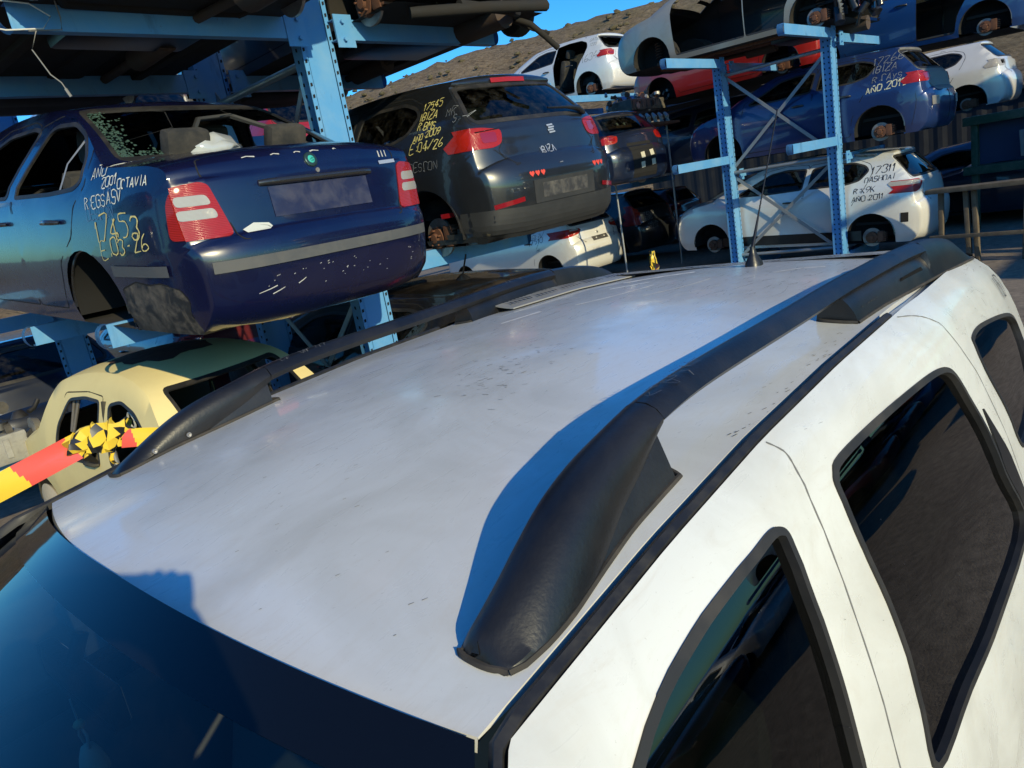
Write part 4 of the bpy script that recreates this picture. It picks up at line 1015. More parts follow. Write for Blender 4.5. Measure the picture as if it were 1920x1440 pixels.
# ================================================================== racking
def upright(root, x, y, z1, w=.20, d=.16, name='column', turn=0):
    """open channel post with punched flanges: web faces -y"""
    bm = BM(); t = .006; n = int(z1 / .052)
    box(bm, x - w / 2, x + w / 2, y - d / 2, y - d / 2 + t, 0, z1)
    o = link(name, bm, RACK, root, 0)
    bm = BM(); hb = BM()
    for sx in (-1, 1):
        xx = x + sx * w / 2
        box(bm, min(xx - sx * t, xx + sx * .001), max(xx - sx * t, xx + sx * .001), y - d / 2, y + d / 2, 0.002, z1 - .002)
        box(bm, min(xx, xx + sx * .035), max(xx, xx + sx * .035), y - d / 2 - .004, y - d / 2 + .002, 0.004, z1 - .004)
    link('column_flange', bm, RACK, o, 0)
    for k in range(n):
        z = .05 + k * .052 * (1.45); 
        if z > z1 - .05: break
        for sx in (-1, 1):
            q = [(-.009, -.014), (.009, -.008), (.009, .014), (-.009, .010)]
            xx = x + sx * (w / 2 + .019) ; vs = [hb.verts.new((xx + a, y - d / 2 - .0055, z + c)) for a, c in q]; hb.faces.new(vs)
            xx = x + sx * (w / 2 + .0025)
            for yy in (y - .035, y + .03):
                vs = [hb.verts.new((xx, yy + a * 1.1, z + c + .02)) for a, c in q]; hb.faces.new(vs)
    link('punched_slots', hb, DARK, o, 0)['kind'] = 'stuff'
    return o
def arm(root, x0, x1, y, z0, z1, t=.07, m=RACK, open_end=True):
    """cantilever arm: a channel with a rounded open nose at x1"""
    bm = BM(); sg = 1 if x1 > x0 else -1; h = (z1 - z0); e = x1
    box(bm, min(x0, e), max(x0, e), y - t / 2, y - t / 2 + .006, z0, z1)
    box(bm, min(x0, e), max(x0, e), y - t / 2 + .006, y + t / 2, z1 - .006, z1 - .0005); box(bm, min(x0, e), max(x0, e), y - t / 2 + .006, y + t / 2, z0 + .0005, z0 + .006)
    o = link('arm', bm, m, root, 0)
    bm = BM(); pr = None
    for k in range(13):
        a = math.pi * k / 12 - math.pi / 2; px, pz = e + sg * math.cos(a) * h * .42 - sg * .004, (z0 + z1) / 2 + math.sin(a) * (h / 2 + .006)
        c = [bm.verts.new((px, y - t / 2 - .004, pz)), bm.verts.new((px, y + t / 2, pz))]
        if pr: bm.faces.new((pr[0], pr[1], c[1], c[0]))
        pr = c
    bmesh.ops.solidify(bm, geom=bm.faces[:], thickness=.007); link('arm_nose', bm, m, o, 30)
    bm = BM(); xr = x0 + sg * .02
    box(bm, min(x0, xr + sg * .13), max(x0, xr + sg * .13), y - t / 2 - .008, y - t / 2 - .001, z0 - .05, z1 + .03); tube(bm, [(x0 + sg * .06, y - t / 2 - .005, z1 - .02), (x0 + sg * .06, y - t / 2 - .03, z1 - .02)], .014, 6); tube(bm, [(x0 + sg * .06, y - t / 2 - .005, z0), (x0 + sg * .06, y - t / 2 - .03, z0)], .014, 6)
    link('arm_bracket', bm, m, o, 0)
    return o
def brace(root, p, q, w=.045, m=GALV):
    bm = BM(); d = Vector(q) - Vector(p); s = d.cross(Vector((1, 0, 0))).normalized() * w / 2; t = Vector((.005, 0, 0))
    vs = [bm.verts.new(Vector(c) + a * s + b_ * t) for c in (p, q) for a, b_ in ((-1, -1), (1, -1), (1, 1), (-1, 1))]
    for f in ((0, 1, 2, 3), (7, 6, 5, 4), (0, 4, 5, 1), (1, 5, 6, 2), (2, 6, 7, 3), (3, 7, 4, 0)): bm.faces.new([vs[i] for i in f])
    return link('brace', bm, m, root, 0)
RL = empty('cantilever_rack', (3.24, 4.62, 0), (0, 0, 0), 'tall blue cantilever rack standing between the dark blue saloon and the black hatchback', 'rack')
for y in (0, 1.55):
    upright(RL, 0, y, 4.6, .20, .16)
    for z0, z1 in ((1.52, 1.655), (3.19, 3.325)):
        arm(RL, -.12, -1.86, y - .12, z0, z1); arm(RL, .12, 1.72, y - .12, z0, z1)
    bm = BM(); box(bm, -1.7, 1.7, y - .07, y + .09, 0, .2); link('rack_base', bm, RACK, RL, 0)
for a, b_ in (((.0, .02, 1.5), (.0, 1.5, 3.2)), ((.012, .02, 3.2), (.012, 1.5, 1.5)), ((.0, .05, .2), (.0, 1.5, 1.5)), ((.012, .05, 1.5), (.012, 1.5, .2)), ((0, 0, 3.3), (0, 1.5, 4.4))): brace(RL, a, b_)
for z in (1.45, 3.1):
    bm = BM(); tube(bm, [(.0, .0, z), (.0, 1.55, z)], .03, 8); link('tie_bar', bm, GALV, RL)
RR = empty('cantilever_rack', (11.86, 4.24, 0), (0, 0, 0), 'blue cantilever rack with crossed grey braces in front of the white crossover', 'rack')
for y in (0, 1.72):
    upright(RR, 0, y, 3.40, .17, .15)
    for z0, z1 in ((1.84, 1.965), (3.32, 3.45)): arm(RR, -.10, -1.86, y - .11, z0, z1, .08)
    arm(RR, .1, 1.9, y - .1, 1.60, 1.70, .07); arm(RR, .1, 1.9, y - .1, 3.28, 3.40, .07)
    bm = BM(); box(bm, -1.7, 1.6, y - .07, y + .08, 0, .2); link('rack_base', bm, RACK, RR, 0)
for a, b_ in (((.09, .05, .28), (.09, 1.68, 1.62)), ((.105, .05, 1.62), (.105, 1.68, .28)), ((.09, .05, 1.75), (.09, 1.68, 3.2)), ((.105, .05, 3.2), (.105, 1.68, 1.75))): brace(RR, a, b_, .05)
for z in (.3, 1.68, 3.22):
    bm = BM(); tube(bm, [(.05, 0, z), (.05, 1.72, z)], .028, 8); link('tie_bar', bm, GALV, RR)
RB = empty('cantilever_rack', (12.0, 9.7, 0), (0, 0, 0), 'far blue rack post under the white hatchback with its rear door missing', 'rack')
for y in (0, 1.8):
    upright(RB, 0, y - .0, 3.95, .17, .15)
    for z0, z1 in ((3.55, 3.68), (1.66, 1.78)): arm(RB, -.1, -1.7, y - .1, z0, z1, .07); arm(RB, .1, 4.2, y - .1, z0, z1, .07)
RO = empty('cantilever_rack', (-3.4, 6.73, 0), (0, 0, 0), 'blue rack whose low arm carries the dirty engine at the left edge', 'rack')
upright(RO, 0, 0, 3.4, .2, .16); arm(RO, .12, 4.85, -.1, .46, .675, .1); bm = BM(); box(bm, -1.2, 1.2, -.07, .09, 0, .2); link('rack_base', bm, RACK, RO, 0)
RN = empty('cantilever_rack', (2.2, 8.3, 0), (0, 0, 0), 'far blue rack post seen over the roof of the dark blue saloon', 'rack')
upright(RN, 0, 0, 4.4, .22, .16)
for z0, z1 in ((1.55, 1.68), (3.0, 3.13)): arm(RN, -.12, -1.9, -.12, z0, z1); arm(RN, .12, 2.6, -.12, z0, z1)
# ================================================================== extras shared by the wrecks
def underparts(root, T, m=UNDER):
    yr, yf, ra, zc = T['wh']; zs = T['zs']
    b = BM(); tube(b, [(.28, yf - .4, zs - .02), (.22, 2.2, zs - .05), (.2, 1.6, zs - .04), (.3, 1.0, zs - .02), (.3, .8, zs - .02)], .03, 8); tube(b, [(.3, .95, zs - .03), (.3, .45, zs - .03)], .1, 12); tube(b, [(.23, 2.3, zs - .05), (.21, 1.8, zs - .05)], .075, 12); link('exhaust', b, mat('sooty exhaust', (.06, .045, .038), .8, dust=.6, dustcol=(.10, .06, .04), ds=8), root)
    b = BM(); tube(b, [(-.62, yr, zc - .05), (-.5, yr + .28, zs + .02), (.5, yr + .28, zs + .02), (.62, yr, zc - .05)], .045, 8); link('rear_axle', b, m, root)
    b = BM(); tube(b, [(-.62, yf, zc - .08), (-.3, yf - .12, zs), (.3, yf - .12, zs), (.62, yf, zc - .08)], .04, 8); box(b, -.42, .42, yf - .3, yf + .1, zs - .06, zs + .03, .03); link('front_subframe', b, m, root)
    b = BM(); box(b, -.45, .35, yr + .32, yr + .8, zs - .10, zs + .02, .04); link('fuel_tank', b, PLA, root)
    b = BM()
    for sx in (-.5, .5): box(b, sx - .04, sx + .04, yr + .4, yf - .4, zs - .035, zs + .02, .01)
    box(b, -.12, .12, 1.4, yf - .4, zs - .02, zs + .05, .03); link('floor_rails', b, m, root)
    b = BM()
    for sx in (-1, 1):
        for yy in (yr, yf): tube(b, [(sx * .56 + .055 * math.cos(k * .9), yy + .055 * math.sin(k * .9), zc + .02 + k * .006) for k in range(40)], .008, 5)
    link('spring', b, m, root)
def surf_patch(root, name, hit, pts, w, m, lift=.004):
    b = BM(); ribbon(b, hit, pts, w, lift); return link(name, b, m, root, 40)
def badge_disc(root, hit, x, z, r, ring, core, name='badge'):
    p, n = hit(x, z)
    if p is None: return
    b = BM(); lathe(b, [(r, .004), (r, -.004), (r * .9, -.008), (r * .66, -.008)], (0, 0, 0), 'y', 28); Mx = Matrix.Translation(p) @ (n * -1).to_track_quat('Y', 'Z').to_matrix().to_4x4()
    for v in b.verts: v.co = Mx @ v.co
    o = link(name, b, ring, root); b = BM(); lathe(b, [(r * .68, -.006), (r * .4, -.0095), (.0005, -.0105)], (0, 0, 0), 'y', 28)
    for v in b.verts: v.co = Mx @ v.co
    link('badge_core', b, core, o); return o, Mx
def plate_recess(root, hit, x0, x1, z0, z1, m=None, marks=True):
    surf_patch(root, 'plate_recess', hit, [(x0 + (x1 - x0) * k / 8, (z0 + z1) / 2) for k in range(9)], z1 - z0, m or mat('dirty plate recess', (.03, .03, .034), .6, dust=.8, dustcol=(.16, .15, .13), ds=12), .003)
def heart(bm, p, n, s):
    t = Vector((0, 0, 1)).cross(n).normalized(); u = n.cross(t); vs = []
    for k in range(24):
        a = 2 * math.pi * k / 24; x = 16 * math.sin(a) ** 3; y = 13 * math.cos(a) - 5 * math.cos(2 * a) - 2 * math.cos(3 * a) - math.cos(4 * a)
        vs.append(bm.verts.new(p + n * .003 + t * x * s / 34 + u * y * s / 34))
    bm.faces.new(vs)
# ---- the dark blue saloon on the near arm
def oct_extra(root, H):
    L, B, Rr = H['L'], H['rear'], H['R']
    strip = mat('grey bumper strip', (.075, .078, .085), .6, dust=.5, dustcol=(.13, .125, .12), ds=9)
    b = BM(); ribbon(b, L, [(.80 - .05 * k, .545) for k in range(11)], .055, .010); ribbon(b, B, [(-.70 + .05 * k, .545) for k in range(29)], .055, .010); ribbon(b, Rr, [(.30 + .05 * k, .545) for k in range(11)], .055, .010); link('bumper_strip', b, strip, root)
    b = BM(); pts = []
    for k in range(15):
        p, n = B(-.35 + .72 * k / 14, .905); pts.append(p + n * (.012 if 0 < k < 14 else -.005))
    tube(b, pts, .017, 10); link('boot_handle', b, BLUE, root)
    plate_recess(root, B, -.31, .33, .735, .885, mat('dusty blue recess', (.012, .016, .055), .45, coat=.4, dust=.55, dustcol=(.10, .10, .13), ds=7))
    e = badge_disc(root, B, .0, .995, .04, mat('black badge ring', (.03, .06, .06), .3, .4), mat('teal badge core', (.05, .42, .36), .3))
    if e:
        o, Mx = e; b = BM()
        for q in ([(-.018, 0, -.006), (.016, 0, .004), (.004, 0, .010)], [(-.012, 0, -.012), (.018, 0, .0), (.012, 0, -.010)]):
            b.faces.new([b.verts.new(Mx @ Vector((x, -.0125, z))) for x, y, z in q])
        link('badge_arrow', b, mat('badge green', (.02, .2, .16), .4), o, 0)
    p, n = B(.02, .94); b = BM(); lathe(b, [(.013, .002), (.012, -.004), (.005, -.005), (.0005, -.003)], (p.x, p.y, p.z), 'y', 14); link('boot_lock', b, STEEL, root)
    b = BM(); rnd = random.Random(2)
    for _ in range(34):
        x, z = rnd.uniform(-.5, .62), rnd.uniform(.36, .48); L_ = rnd.uniform(.003, .013); ribbon(b, B, [(x, z), (x + L_, z + L_ * .35)], .0022, .002)
    for x, z, l in ((-.52, .39, .10), (-.45, .375, .07), (-.3, .40, .05)): ribbon(b, B, [(x, z), (x + l * .6, z + .012), (x + l, z + .022)], .004, .002)
    for x, z, l in ((-.38, 1.03, .07), (-.22, 1.033, .05), (-.08, 1.035, .04), (.02, 1.035, .06), (.18, 1.037, .02)): ribbon(b, B, [(x, z), (x + l * .4, z + .005), (x + l, z + .001)], .007, .003)
    for y, z in ((.92, 1.335), (.98, 1.34), (.80, 1.30), (.78, 1.285), (.74, 1.25), (1.04, 1.345)): ribbon(b, L, [(y, z), (y - .012, z - .003), (y - .028, z - .012)], .006, .002)
    for k in range(3): ribbon(b, B, [(.50 + k * .03, .975), (.505 + k * .03, 1.01)], .008, .002)
    link('paint_chips', b, WHT, root, 0)['kind'] = 'stuff'
    b = BM(); ribbon(b, B, [(.46, .945), (.60, .948)], .020, .004); link('model_badge', b, CHR, root)
    b = BM(); q = [(-.505, .70), (-.44, .725), (-.36, .715), (-.345, .695), (-.37, .685), (-.49, .682)]; b.faces.new([b.verts.new(B(x, z)[0] + B(x, z)[1] * .003) for x, z in q]); o = link('boot_sticker', b, mat('pale sticker', (.5, .52, .5), .5), root, 0)
    b = BM(); ribbon(b, B, [(-.49, .69), (-.47, .705), (-.42, .712), (-.37, .702), (-.36, .692)], .003, .0045); ribbon(b, B, [(-.46, .69), (-.44, .698), (-.40, .693)], .003, .0045); link('sticker_print', b, BLK_INK, o, 0)
    # crumbs of the shattered rear window left in the seal
    b = BM(); rnd = random.Random(9)
    edge = [(-.70, 1.09, .62, 1.40), (-.56, 1.37, .0, 0)]
    for _ in range(520):
        t = rnd.random(); d = abs(rnd.gauss(0, .045))
        if rnd.random() < .6: x, z = -.68 + .12 * t + d, 1.085 + .29 * t
        else: x, z = -.66 + .55 * rnd.random() ** 1.5, 1.09 + d * .6
        p, n = B(x, z)
        if p is None: continue
        s = rnd.uniform(.006, .016); a = rnd.uniform(0, 6.3); u = Vector((math.cos(a), math.sin(a) * .7, math.sin(a) * .6)); v = n.cross(u).normalized()
        b.faces.new([b.verts.new(p - n * .004 + (u * c + v * d2) * s) for c, d2 in ((-.5, -.4), (.5, -.5), (.6, .4), (-.3, .6))])
    link('glass_crumbs', b, mat('green glass crumbs', (.05, .09, .075), .08, spec=.9), root, 0)['kind'] = 'stuff'
    b = BM(); bmesh.ops.create_icosphere(b, subdivisions=3, radius=1); rnd = random.Random(5)
    for v in b.verts: v.co = Vector((-.18 + v.co.x * .22, .86 + v.co.y * .16, 1.10 + v.co.z * .09)) * 1 + Vector((rnd.uniform(-.02, .02), rnd.uniform(-.02, .02), rnd.uniform(-.02, .02)))
    link('plastic_bag', b, mat('clear crumpled plastic', (.4, .42, .43), .15, coat=1), root, 80)
    b = BM(); box(b, -.62, .62, .72, 1.25, 1.0, 1.02); link('parcel_shelf', b, TRIMM, root)
    b = BM(); tube(b, [(-.25, 1.0, 1.04), (.05, 1.25, 1.30), (.30, 1.30, 1.32), (.52, 1.1, 1.2), (.6, .9, 1.08)], .018, 6); link('hanging_trim', b, TRIMM, root)
    b = BM()
    for v_ in 'L': ribbon(b, L, [(1.28, .945), (1.235, 1.1), (1.17, 1.285)], .02, -.004)
    link('window_divider', b, ALU, root)
SCRAPE = mat('scraped bumper corner', (.012, .012, .014), .65, dust=1, dustcol=(.15, .13, .11), ds=11)
OCT = dict(SEDAN); OCT['panels'] = [('bumper_corner', 'L', [(.82, .22), (.77, .45), (.62, .49), (.50, .475), (.40, .485), (.27, .455), (.235, .40), (.25, .33), (.22, .22)], .015)] + SEDAN['panels']; OCT['pred'] = dict(SEDAN['pred'], bumper_corner=lambda f: f.normal.x < -.15 and f.calc_center_median().y < .86)
BLUE = paint('midnight blue metallic', (.0035, .005, .030), .10, .26, .8, .0, (.03, .03, .05), 4)
car('blue_saloon', 'dark blue saloon with smashed rear window and chalk writing on its flank, on the rack', 'car', OCT, (2.287, 3.436, 1.314), (5.6, .1, 3.8), BLUE, 'cars stored on the left rack',
    nowin=('rear_glass', 'rear_door_window', 'front_door_window'), seats=True, hubs=(), extra=oct_extra,
    texts=[('L', [('AÑO', (.87, 1.0), .06, .005, 5), ('2001', (.755, .955), .046, .005, 5), ('OCTAVIA', (.60, .945), .044, .005, 1), ('R:EGSASV', (.95, .855), .058, .005, 5)], mat('white chalk', (.75, .76, .66), .7)),
           ('L', [('17453', (.89, .70), .112, .0075, 2), ('E.03-26', (.87, .61), .082, .006, 6)], mat('yellow chalk', (.66, .56, .22), .7)), ('L', [('S.A', (.76, .925), .05, .003, 5), ('DESCON', (.955, .80), .055, .003, 3)], BLU_INK)])
# ---- the black hatchback beside it
def ibz_extra(root, H):
    L, B, Rr = H['L'], H['rear'], H['R']
    sk = mat('black bumper skirt', (.022, .023, .025), .6, dust=.2, dustcol=(.07, .065, .06))
    b = BM()
    for z in (.235, .27, .305, .34, .375, .41): ribbon(b, B, [(-.80 + .04 * k, z + .035 * max(0, abs(-.8 + .04 * k) - .45) * 1.5) for k in range(41)], .042, .005)
    link('bumper_skirt', b, sk, root)
    plate_recess(root, B, -.27, .27, .47, .575); surf_patch(root, 'plate_shelf', B, [(-.36 + .03 * k, .52) for k in range(25)], .17, sk, .0015)
    b = BM(); ribbon(b, B, [(-.82, .45), (-.70, .462), (-.55, .478), (-.47, .487)], .034, .008); link('reflector', b, REDD, root)
    b = BM(); ribbon(b, B, [(.47, .487), (.55, .478), (.70, .462)], .034, .008); link('reflector', b, REDD, root)
    b = BM()
    for x in (-.36, -.30, -.24, .40, .455, .51):
        p, n = B(x, .652)
        if p: heart(b, p, n, .052)
    link('heart_stickers', b, mat('red sticker', (.62, .06, .04), .5), root, 0)
    b = BM()
    for k in range(4):
        z = .985 - .018 * k; ribbon(b, B, [(.015 + (.01 if k % 2 else 0), z), (.085 + (.01 if k % 2 else 0), z + .004)], .011, .006)
    link('badge', b, CHR, root)
    b = BM(); ribbon(b, B, [(-.19 + .0, 1.381), (0, 1.384), (.19, 1.381)], .035, .012); link('high_brake_lamp', b, REDL, root)
    b = BM(); p, n = B(.48, 1.06); tube(b, [p + Vector((.1, 0, .0)), p + Vector((0, -.03, .035)), p + Vector((-.15, -.035, .05)), p + Vector((-.36, -.02, .06))], [.02, .025, .012, .008], 8); link('rear_wiper', b, PLA, root)
    b = BM(); ribbon(b, B, [(-.02, .70), (.02, .702)], .006, .004); link('boot_button', b, STEEL, root)
BLACK = paint('black metallic', (.016, .018, .022), .14, .3, 1, .2, (.05, .05, .05), 4)
car('black_hatchback', 'black hatchback with red heart stickers and yellow writing, on the left rack', 'car', HATCH, (4.636, 3.666, 1.436), (1.9, -.9, -1.5), BLACK, 'cars stored on the left rack', seats=True, glass_m=GLS, hubs=(('L', 0),), extra=ibz_extra, hub_r=.15,
    texts=[('L', [('17545', (.78, 1.235), .052, .006, 0), ('IBIZA', (.80, 1.165), .054, .006, -2), ('R.BMS', (.80, 1.095), .05, .006, -2), ('AÑO:2009', (.83, 1.015), .045, .006, 6), ('E:04/26', (.85, .935), .064, .006, 2)], YEL),
           ('L', [('MR', (.50, 1.15), .055, .003, 6), ('S.A', (.42, 1.10), .05, .003, 6), ('DESCON', (.86, .80), .06, .003, 0)], GRY_INK), ('rear', [('IBIZA', (-.14, .79), .048, .007, 0)], CHR)])
# ---- the small cream car on the ground
CREAM = paint('faded cream paint', (.74, .62, .30), .25, .75, 0, 0, (.46, .36, .18), 2.2, (.05, .045, .03))
TINY = dict(
    sil=[(.14, .33, .08), (.05, .46, .10), (.03, .60, .10), (.07, .74, .09), (.16, .87, .08), (.29, .965, .07), (.40, 1.0, .06), (.50, 1.10, .06), (.64, 1.24, .05), (.80, 1.32, .045), (1.1, 1.375, .04), (1.5, 1.385, .04), (1.85, 1.345, .045), (2.03, 1.29, .05), (2.2, 1.12, .06), (2.33, .98, .07), (2.42, .92, .07), (2.75, .82, .10), (3.05, .68, .12), (3.17, .52, .12), (3.16, .38, .10), (3.08, .28, .06)],
    W=[(.2, .62), (.35, .665), (.6, .685), (.78, .675), (.9, .655), (1.0, .63), (1.2, .56), (1.32, .50), (1.4, .44)], plan=[(0, .84), (.2, .93), (.5, .985), (.9, 1), (2.2, 1), (2.7, .94), (3.2, .78)],
    zs=.22, yb=(.2, 3.02), wh=(.62, 2.58, .29, .28), seat=(1.35, .24),
    win=[('quarter_window', 'LR', [(1.17, .80), (1.19, 1.21), (1.02, 1.24), (.82, 1.18), (.60, 1.0), (.54, .86), (.56, .80)], .02), ('front_door_window', 'LR', [(1.32, .78), (1.31, 1.225), (1.55, 1.24), (1.80, 1.215), (1.98, 1.02), (2.06, .78)], .02),
         ('rear_glass', 'rear', [(-.45, 1.03), (.45, 1.03), (.43, 1.30), (-.43, 1.30)], .022), ('windscreen', 'front', [(-.52, .98), (.52, .98), (.46, 1.28), (-.46, 1.28)], .02)],
    pred={'rear_glass': lambda f: f.normal.y < -.2 and .3 < f.calc_center_median().y < .9 and abs(f.normal.x) < .8, 'windscreen': lambda f: f.normal.y > .3 and 1.9 < f.calc_center_median().y < 2.6},
    lamps=[], panels=[('door', 'LR', [(2.14, .28), (2.14, .78), (1.86, 1.25), (1.5, 1.27), (1.27, 1.25), (1.26, .92), (1.27, .28)], .03)], handles=[(1.42, .80)], lip_m=None)
def cream_extra(root, H):
    for s in (-1, 1):
        b = BM(); tube(b, [(s * .60, 1.24, .90), (s * .575, 1.245, 1.06), (s * .54, 1.25, 1.22)], .03, 8); link('door_pillar', b, CREAM, root)
    b = BM(); tube(b, [(-.53 + .0, .98 + .04 * math.sin(a), 1.10 + .055 * math.cos(a)) for a in [2 * math.pi * k / 16 for k in range(17)]], .008, 6, False); link('grab_strap', b, mat('pale strap', (.4, .4, .36), .8), root)
    rr = mat('bare rusty roof', (.10, .035, .025), .75, dust=.9, dustcol=(.05, .03, .025), ds=5)
    b = BM(); T_ = H['top']; rnd = random.Random(1); N = 26
    ang = [2 * math.pi * k / N for k in range(N)]; rad = [1 + rnd.uniform(-.13, .13) for _ in ang]; rings = []
    for f in (0, .25, .5, .75, 1):
        ring = []
        for a, r in zip(ang, rad):
            p, n = T_(.0 + .33 * f * r * math.cos(a), 1.42 + .40 * f * r * math.sin(a)); ring.append(b.verts.new((p or Vector((0, 1.3, 1.4))) + (n or Vector((0, 0, 1))) * .0025))
        rings.append(ring)
    for p, q in zip(rings, rings[1:]):
        for k in range(N): b.faces.new((p[k], q[k], q[(k + 1) % N], p[(k + 1) % N]))
    bmesh.ops.remove_doubles(b, verts=b.verts, dist=1e-5); bmesh.ops.recalc_face_normals(b, faces=b.faces)
    if sum(f.normal.z for f in b.faces) < 0: bmesh.ops.reverse_faces(b, faces=b.faces)
    link('rust_patch', b, rr, root)
    b = BM(); lathe(b, [(.02, 0), (.17, -.01), (.19, -.04), (.12, -.06), (.001, -.07)], (-.60, 2.58, .28), 'x', 24); link('wheel_hub', b, mat('pale rusty wheel', (.45, .40, .32), .7, dust=.6, ds=12), root)
    b = BM(); tube(b, [(-.56, 1.9, .95), (-.50, 1.75, 1.22)], .012, 6); tube(b, [(-.56, 1.93, .95), (-.52, 1.80, 1.2)], .012, 6); link('vent_window_bar', b, STEEL, root)
CR = car('cream_microcar', 'small old cream car with a rusted roof standing on the ground under the blue saloon', 'car', TINY, (2.04, 3.93, .0), (1.8, -.9, 5.8), CREAM, 'cars standing on the ground', nowin=('quarter_window', 'front_door_window', 'rear_glass', 'windscreen'), hubs=(), extra=cream_extra, seats=False)
CR.scale = (.93, .93, .93)
# ---- low dusty car under the black hatchback
DUSTY = paint('black paint under dust', (.035, .03, .027), .9, .5, .5, .9, (.12, .09, .06), 2.5)
def dusty_extra(root, H):
    b = BM(); ribbon(b, H['rear'], [(-.15, 1.292), (0, 1.295), (.15, 1.292)], .03, .014); link('high_brake_lamp', b, REDL, root)
    p, n = H['top'](-.1, 1.0); b = BM(); lathe(b, [(.045, 0), (.035, .02), (.012, .045), (.001, .05)], tuple(p), 'z', 14)
    for v in b.verts: v.co.y = p.y + (v.co.y - p.y) * 1.7
    tube(b, [p + Vector((0, 0, .03)), p + Vector((-.0, -.08, .20))], .007, 6); link('roof_aerial', b, PLA, root)
car('dusty_saloon', 'low black car coated in brown dust, parked on the ground beneath the black hatchback', 'car', scale_T(HATCH, 1.08, .94, 1.0), (4.15, 3.40, 0), (.5, 0, 1.2), DUSTY, 'cars standing on the ground', glass_m=GLS, seats=True, hubs=(), extra=dusty_extra, wheels=(('L', 0), ('R', 0), ('L', 1), ('R', 1)))
# ---- cars of the upper left tier, seen from below
GREYU = paint('grey metallic', (.10, .10, .105), .3, .35, .8, .5, (.12, .1, .08), 3)
def up_extra(root, H): underparts(root, SEDAN)
car('grey_saloon', 'grey saloon on the top arms above the blue saloon, only its grimy underside showing', 'car', SEDAN, (2.20, 3.05, 3.10), (0, 0, 2), GREYU, 'cars stored on the left rack', hubs=(('R', 1), ('R', 0), ('L', 0), ('L', 1)), extra=up_extra, under=True, skip=('rear_bumper',))
def up_extra2(root, H):
    underparts(root, HATCH)
    b = BM()
    tube(b, [(.62, .74, .30), (.45, .45, .20), (.2, .3, .16), (-.3, .32, .18)], .035, 8); tube(b, [(.55, .55, .18), (.60, .45, .12), (.66, .38, .02), (.76, .34, -.08)], .024, 8); tube(b, [(.5, .6, .2), (.68, .5, .10), (.80, .44, .06)], .016, 6)
    tube(b, [(-.6, .5, .16), (-.1, .2, .14), (.5, .2, .18)], .04, 8); link('hanging_pipes', b, UNDER, root)
    b = BM(); lathe(b, [(.02, 0), (.15, 0), (.17, .03), (.17, .12), (.12, .15), (.001, .15)], (.70, .74, .28), 'x', 24); link('brake_drum', b, UNDER, root)
car('black_wreck', 'black stripped car on the top arms right of the post, pipes and axle hanging underneath', 'car', HATCH, (4.30, 3.55, 3.10), (0, 0, 0), BLACK, 'cars stored on the left rack', hubs=(('R', 0), ('L', 0), ('R', 1), ('L', 1)), extra=up_extra2, under=True, skip=('rear_bumper', 'tail_lamp'))
# ---- cars further off
WHITE2 = paint('white paint', (.72, .72, .70), .15, .3, 1, .25, (.5, .45, .36), 3)
WHITE3 = paint('aged white paint', (.62, .61, .56), .3, .4, .8, .4, (.45, .38, .27), 3)
SILV = paint('silver metallic', (.42, .42, .43), .25, .35, .8, .45, (.3, .27, .22), 3)
CHAMP = paint('champagne metallic', (.40, .37, .31), .4, .42, .5, .45, (.25, .19, .13), 3)
NAVY = paint('navy paint', (.014, .035, .13), .1, .3, 1, .2, (.05, .06, .09), 4)
BRIGHTB = paint('bright blue paint', (.008, .05, .19), .12, .3, 1, .2, (.04, .1, .2), 4)
REDP = paint('red paint', (.32, .015, .015), .15, .3, 1, .2, (.2, .06, .04), 4)
DRED = paint('dark red paint', (.10, .008, .01), .15, .3, 1, .2, (.06, .03, .03), 4)
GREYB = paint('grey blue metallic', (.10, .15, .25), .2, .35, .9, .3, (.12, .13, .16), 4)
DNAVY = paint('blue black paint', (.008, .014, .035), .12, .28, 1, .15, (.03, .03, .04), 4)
CM = dict(MPV, seg=3); CM['lamps'] = [('tail_lamp', 'rear', [(-1, .99), (-.80, .965), (-.50, 1.02), (-.44, 1.08), (-.50, 1.12), (-.75, 1.13), (-1, 1.10)], None, corner(.75, .42))]; CM['lamp_sub'] = {'tail_lamp': [([(-.72, 1.085), (-.52, 1.085), (-.52, 1.115), (-.72, 1.115)], CLRL)]}
def cm_extra(root, H):
    plate_recess(root, H['rear'], -.24, .24, .80, .90); badge_disc(root, H['rear'], 0, .96, .035, CHR, DARK)
    b = BM()
    for x in (-.12, .13):
        p, n = H['rear'](x, .85); lathe(b, [(.02, 0), (.018, -.008), (.001, -.01)], tuple(p), 'y', 12)
    link('plate_bolts', b, WHT, root)
    b = BM(); tube(b, [(s * .56, .75 + .12 * k, 1.58 + .06 * math.sin(math.pi * k / 12)) for s in (-1,) for k in range(13)], .015, 6); link('roof_bar', b, CHR, root)
    b = BM(); write(b, H['rear'], 'C-NAX', (-.34, .62), (1, .06), (0, 1), .05, .006); link('badge_lettering', b, CHR, root, 0)
car('white_people_carrier', 'white people carrier with red tail lamps and a blank plate, behind the far roof rail', 'car', CM, (12.375, 9.043, 0), (-1.5, -.4, -3), WHITE2, 'cars standing on the ground', glass_m=GLS, hubs=(), extra=cm_extra,
    texts=[('L', [('17510', (1.30, .93), .11, .012, 4), ('E.03-26', (1.28, 1.06), .06, .006, 4), ('MR', (1.1, .78), .06, .006, 4)], BLK_INK)])
FS = dict(MPV, seg=3); FS['lamps'] = [('tail_lamp', 'rear', [(-1, .84), (-.66, .84), (-.60, .95), (-.60, 1.22), (-.68, 1.28), (-1, 1.2)], None, corner(.5, .4))]; FS['lamp_sub'] = {'tail_lamp': [([(-.74, .98), (-.63, .98), (-.63, 1.05), (-.74, 1.05)], REDD)]}
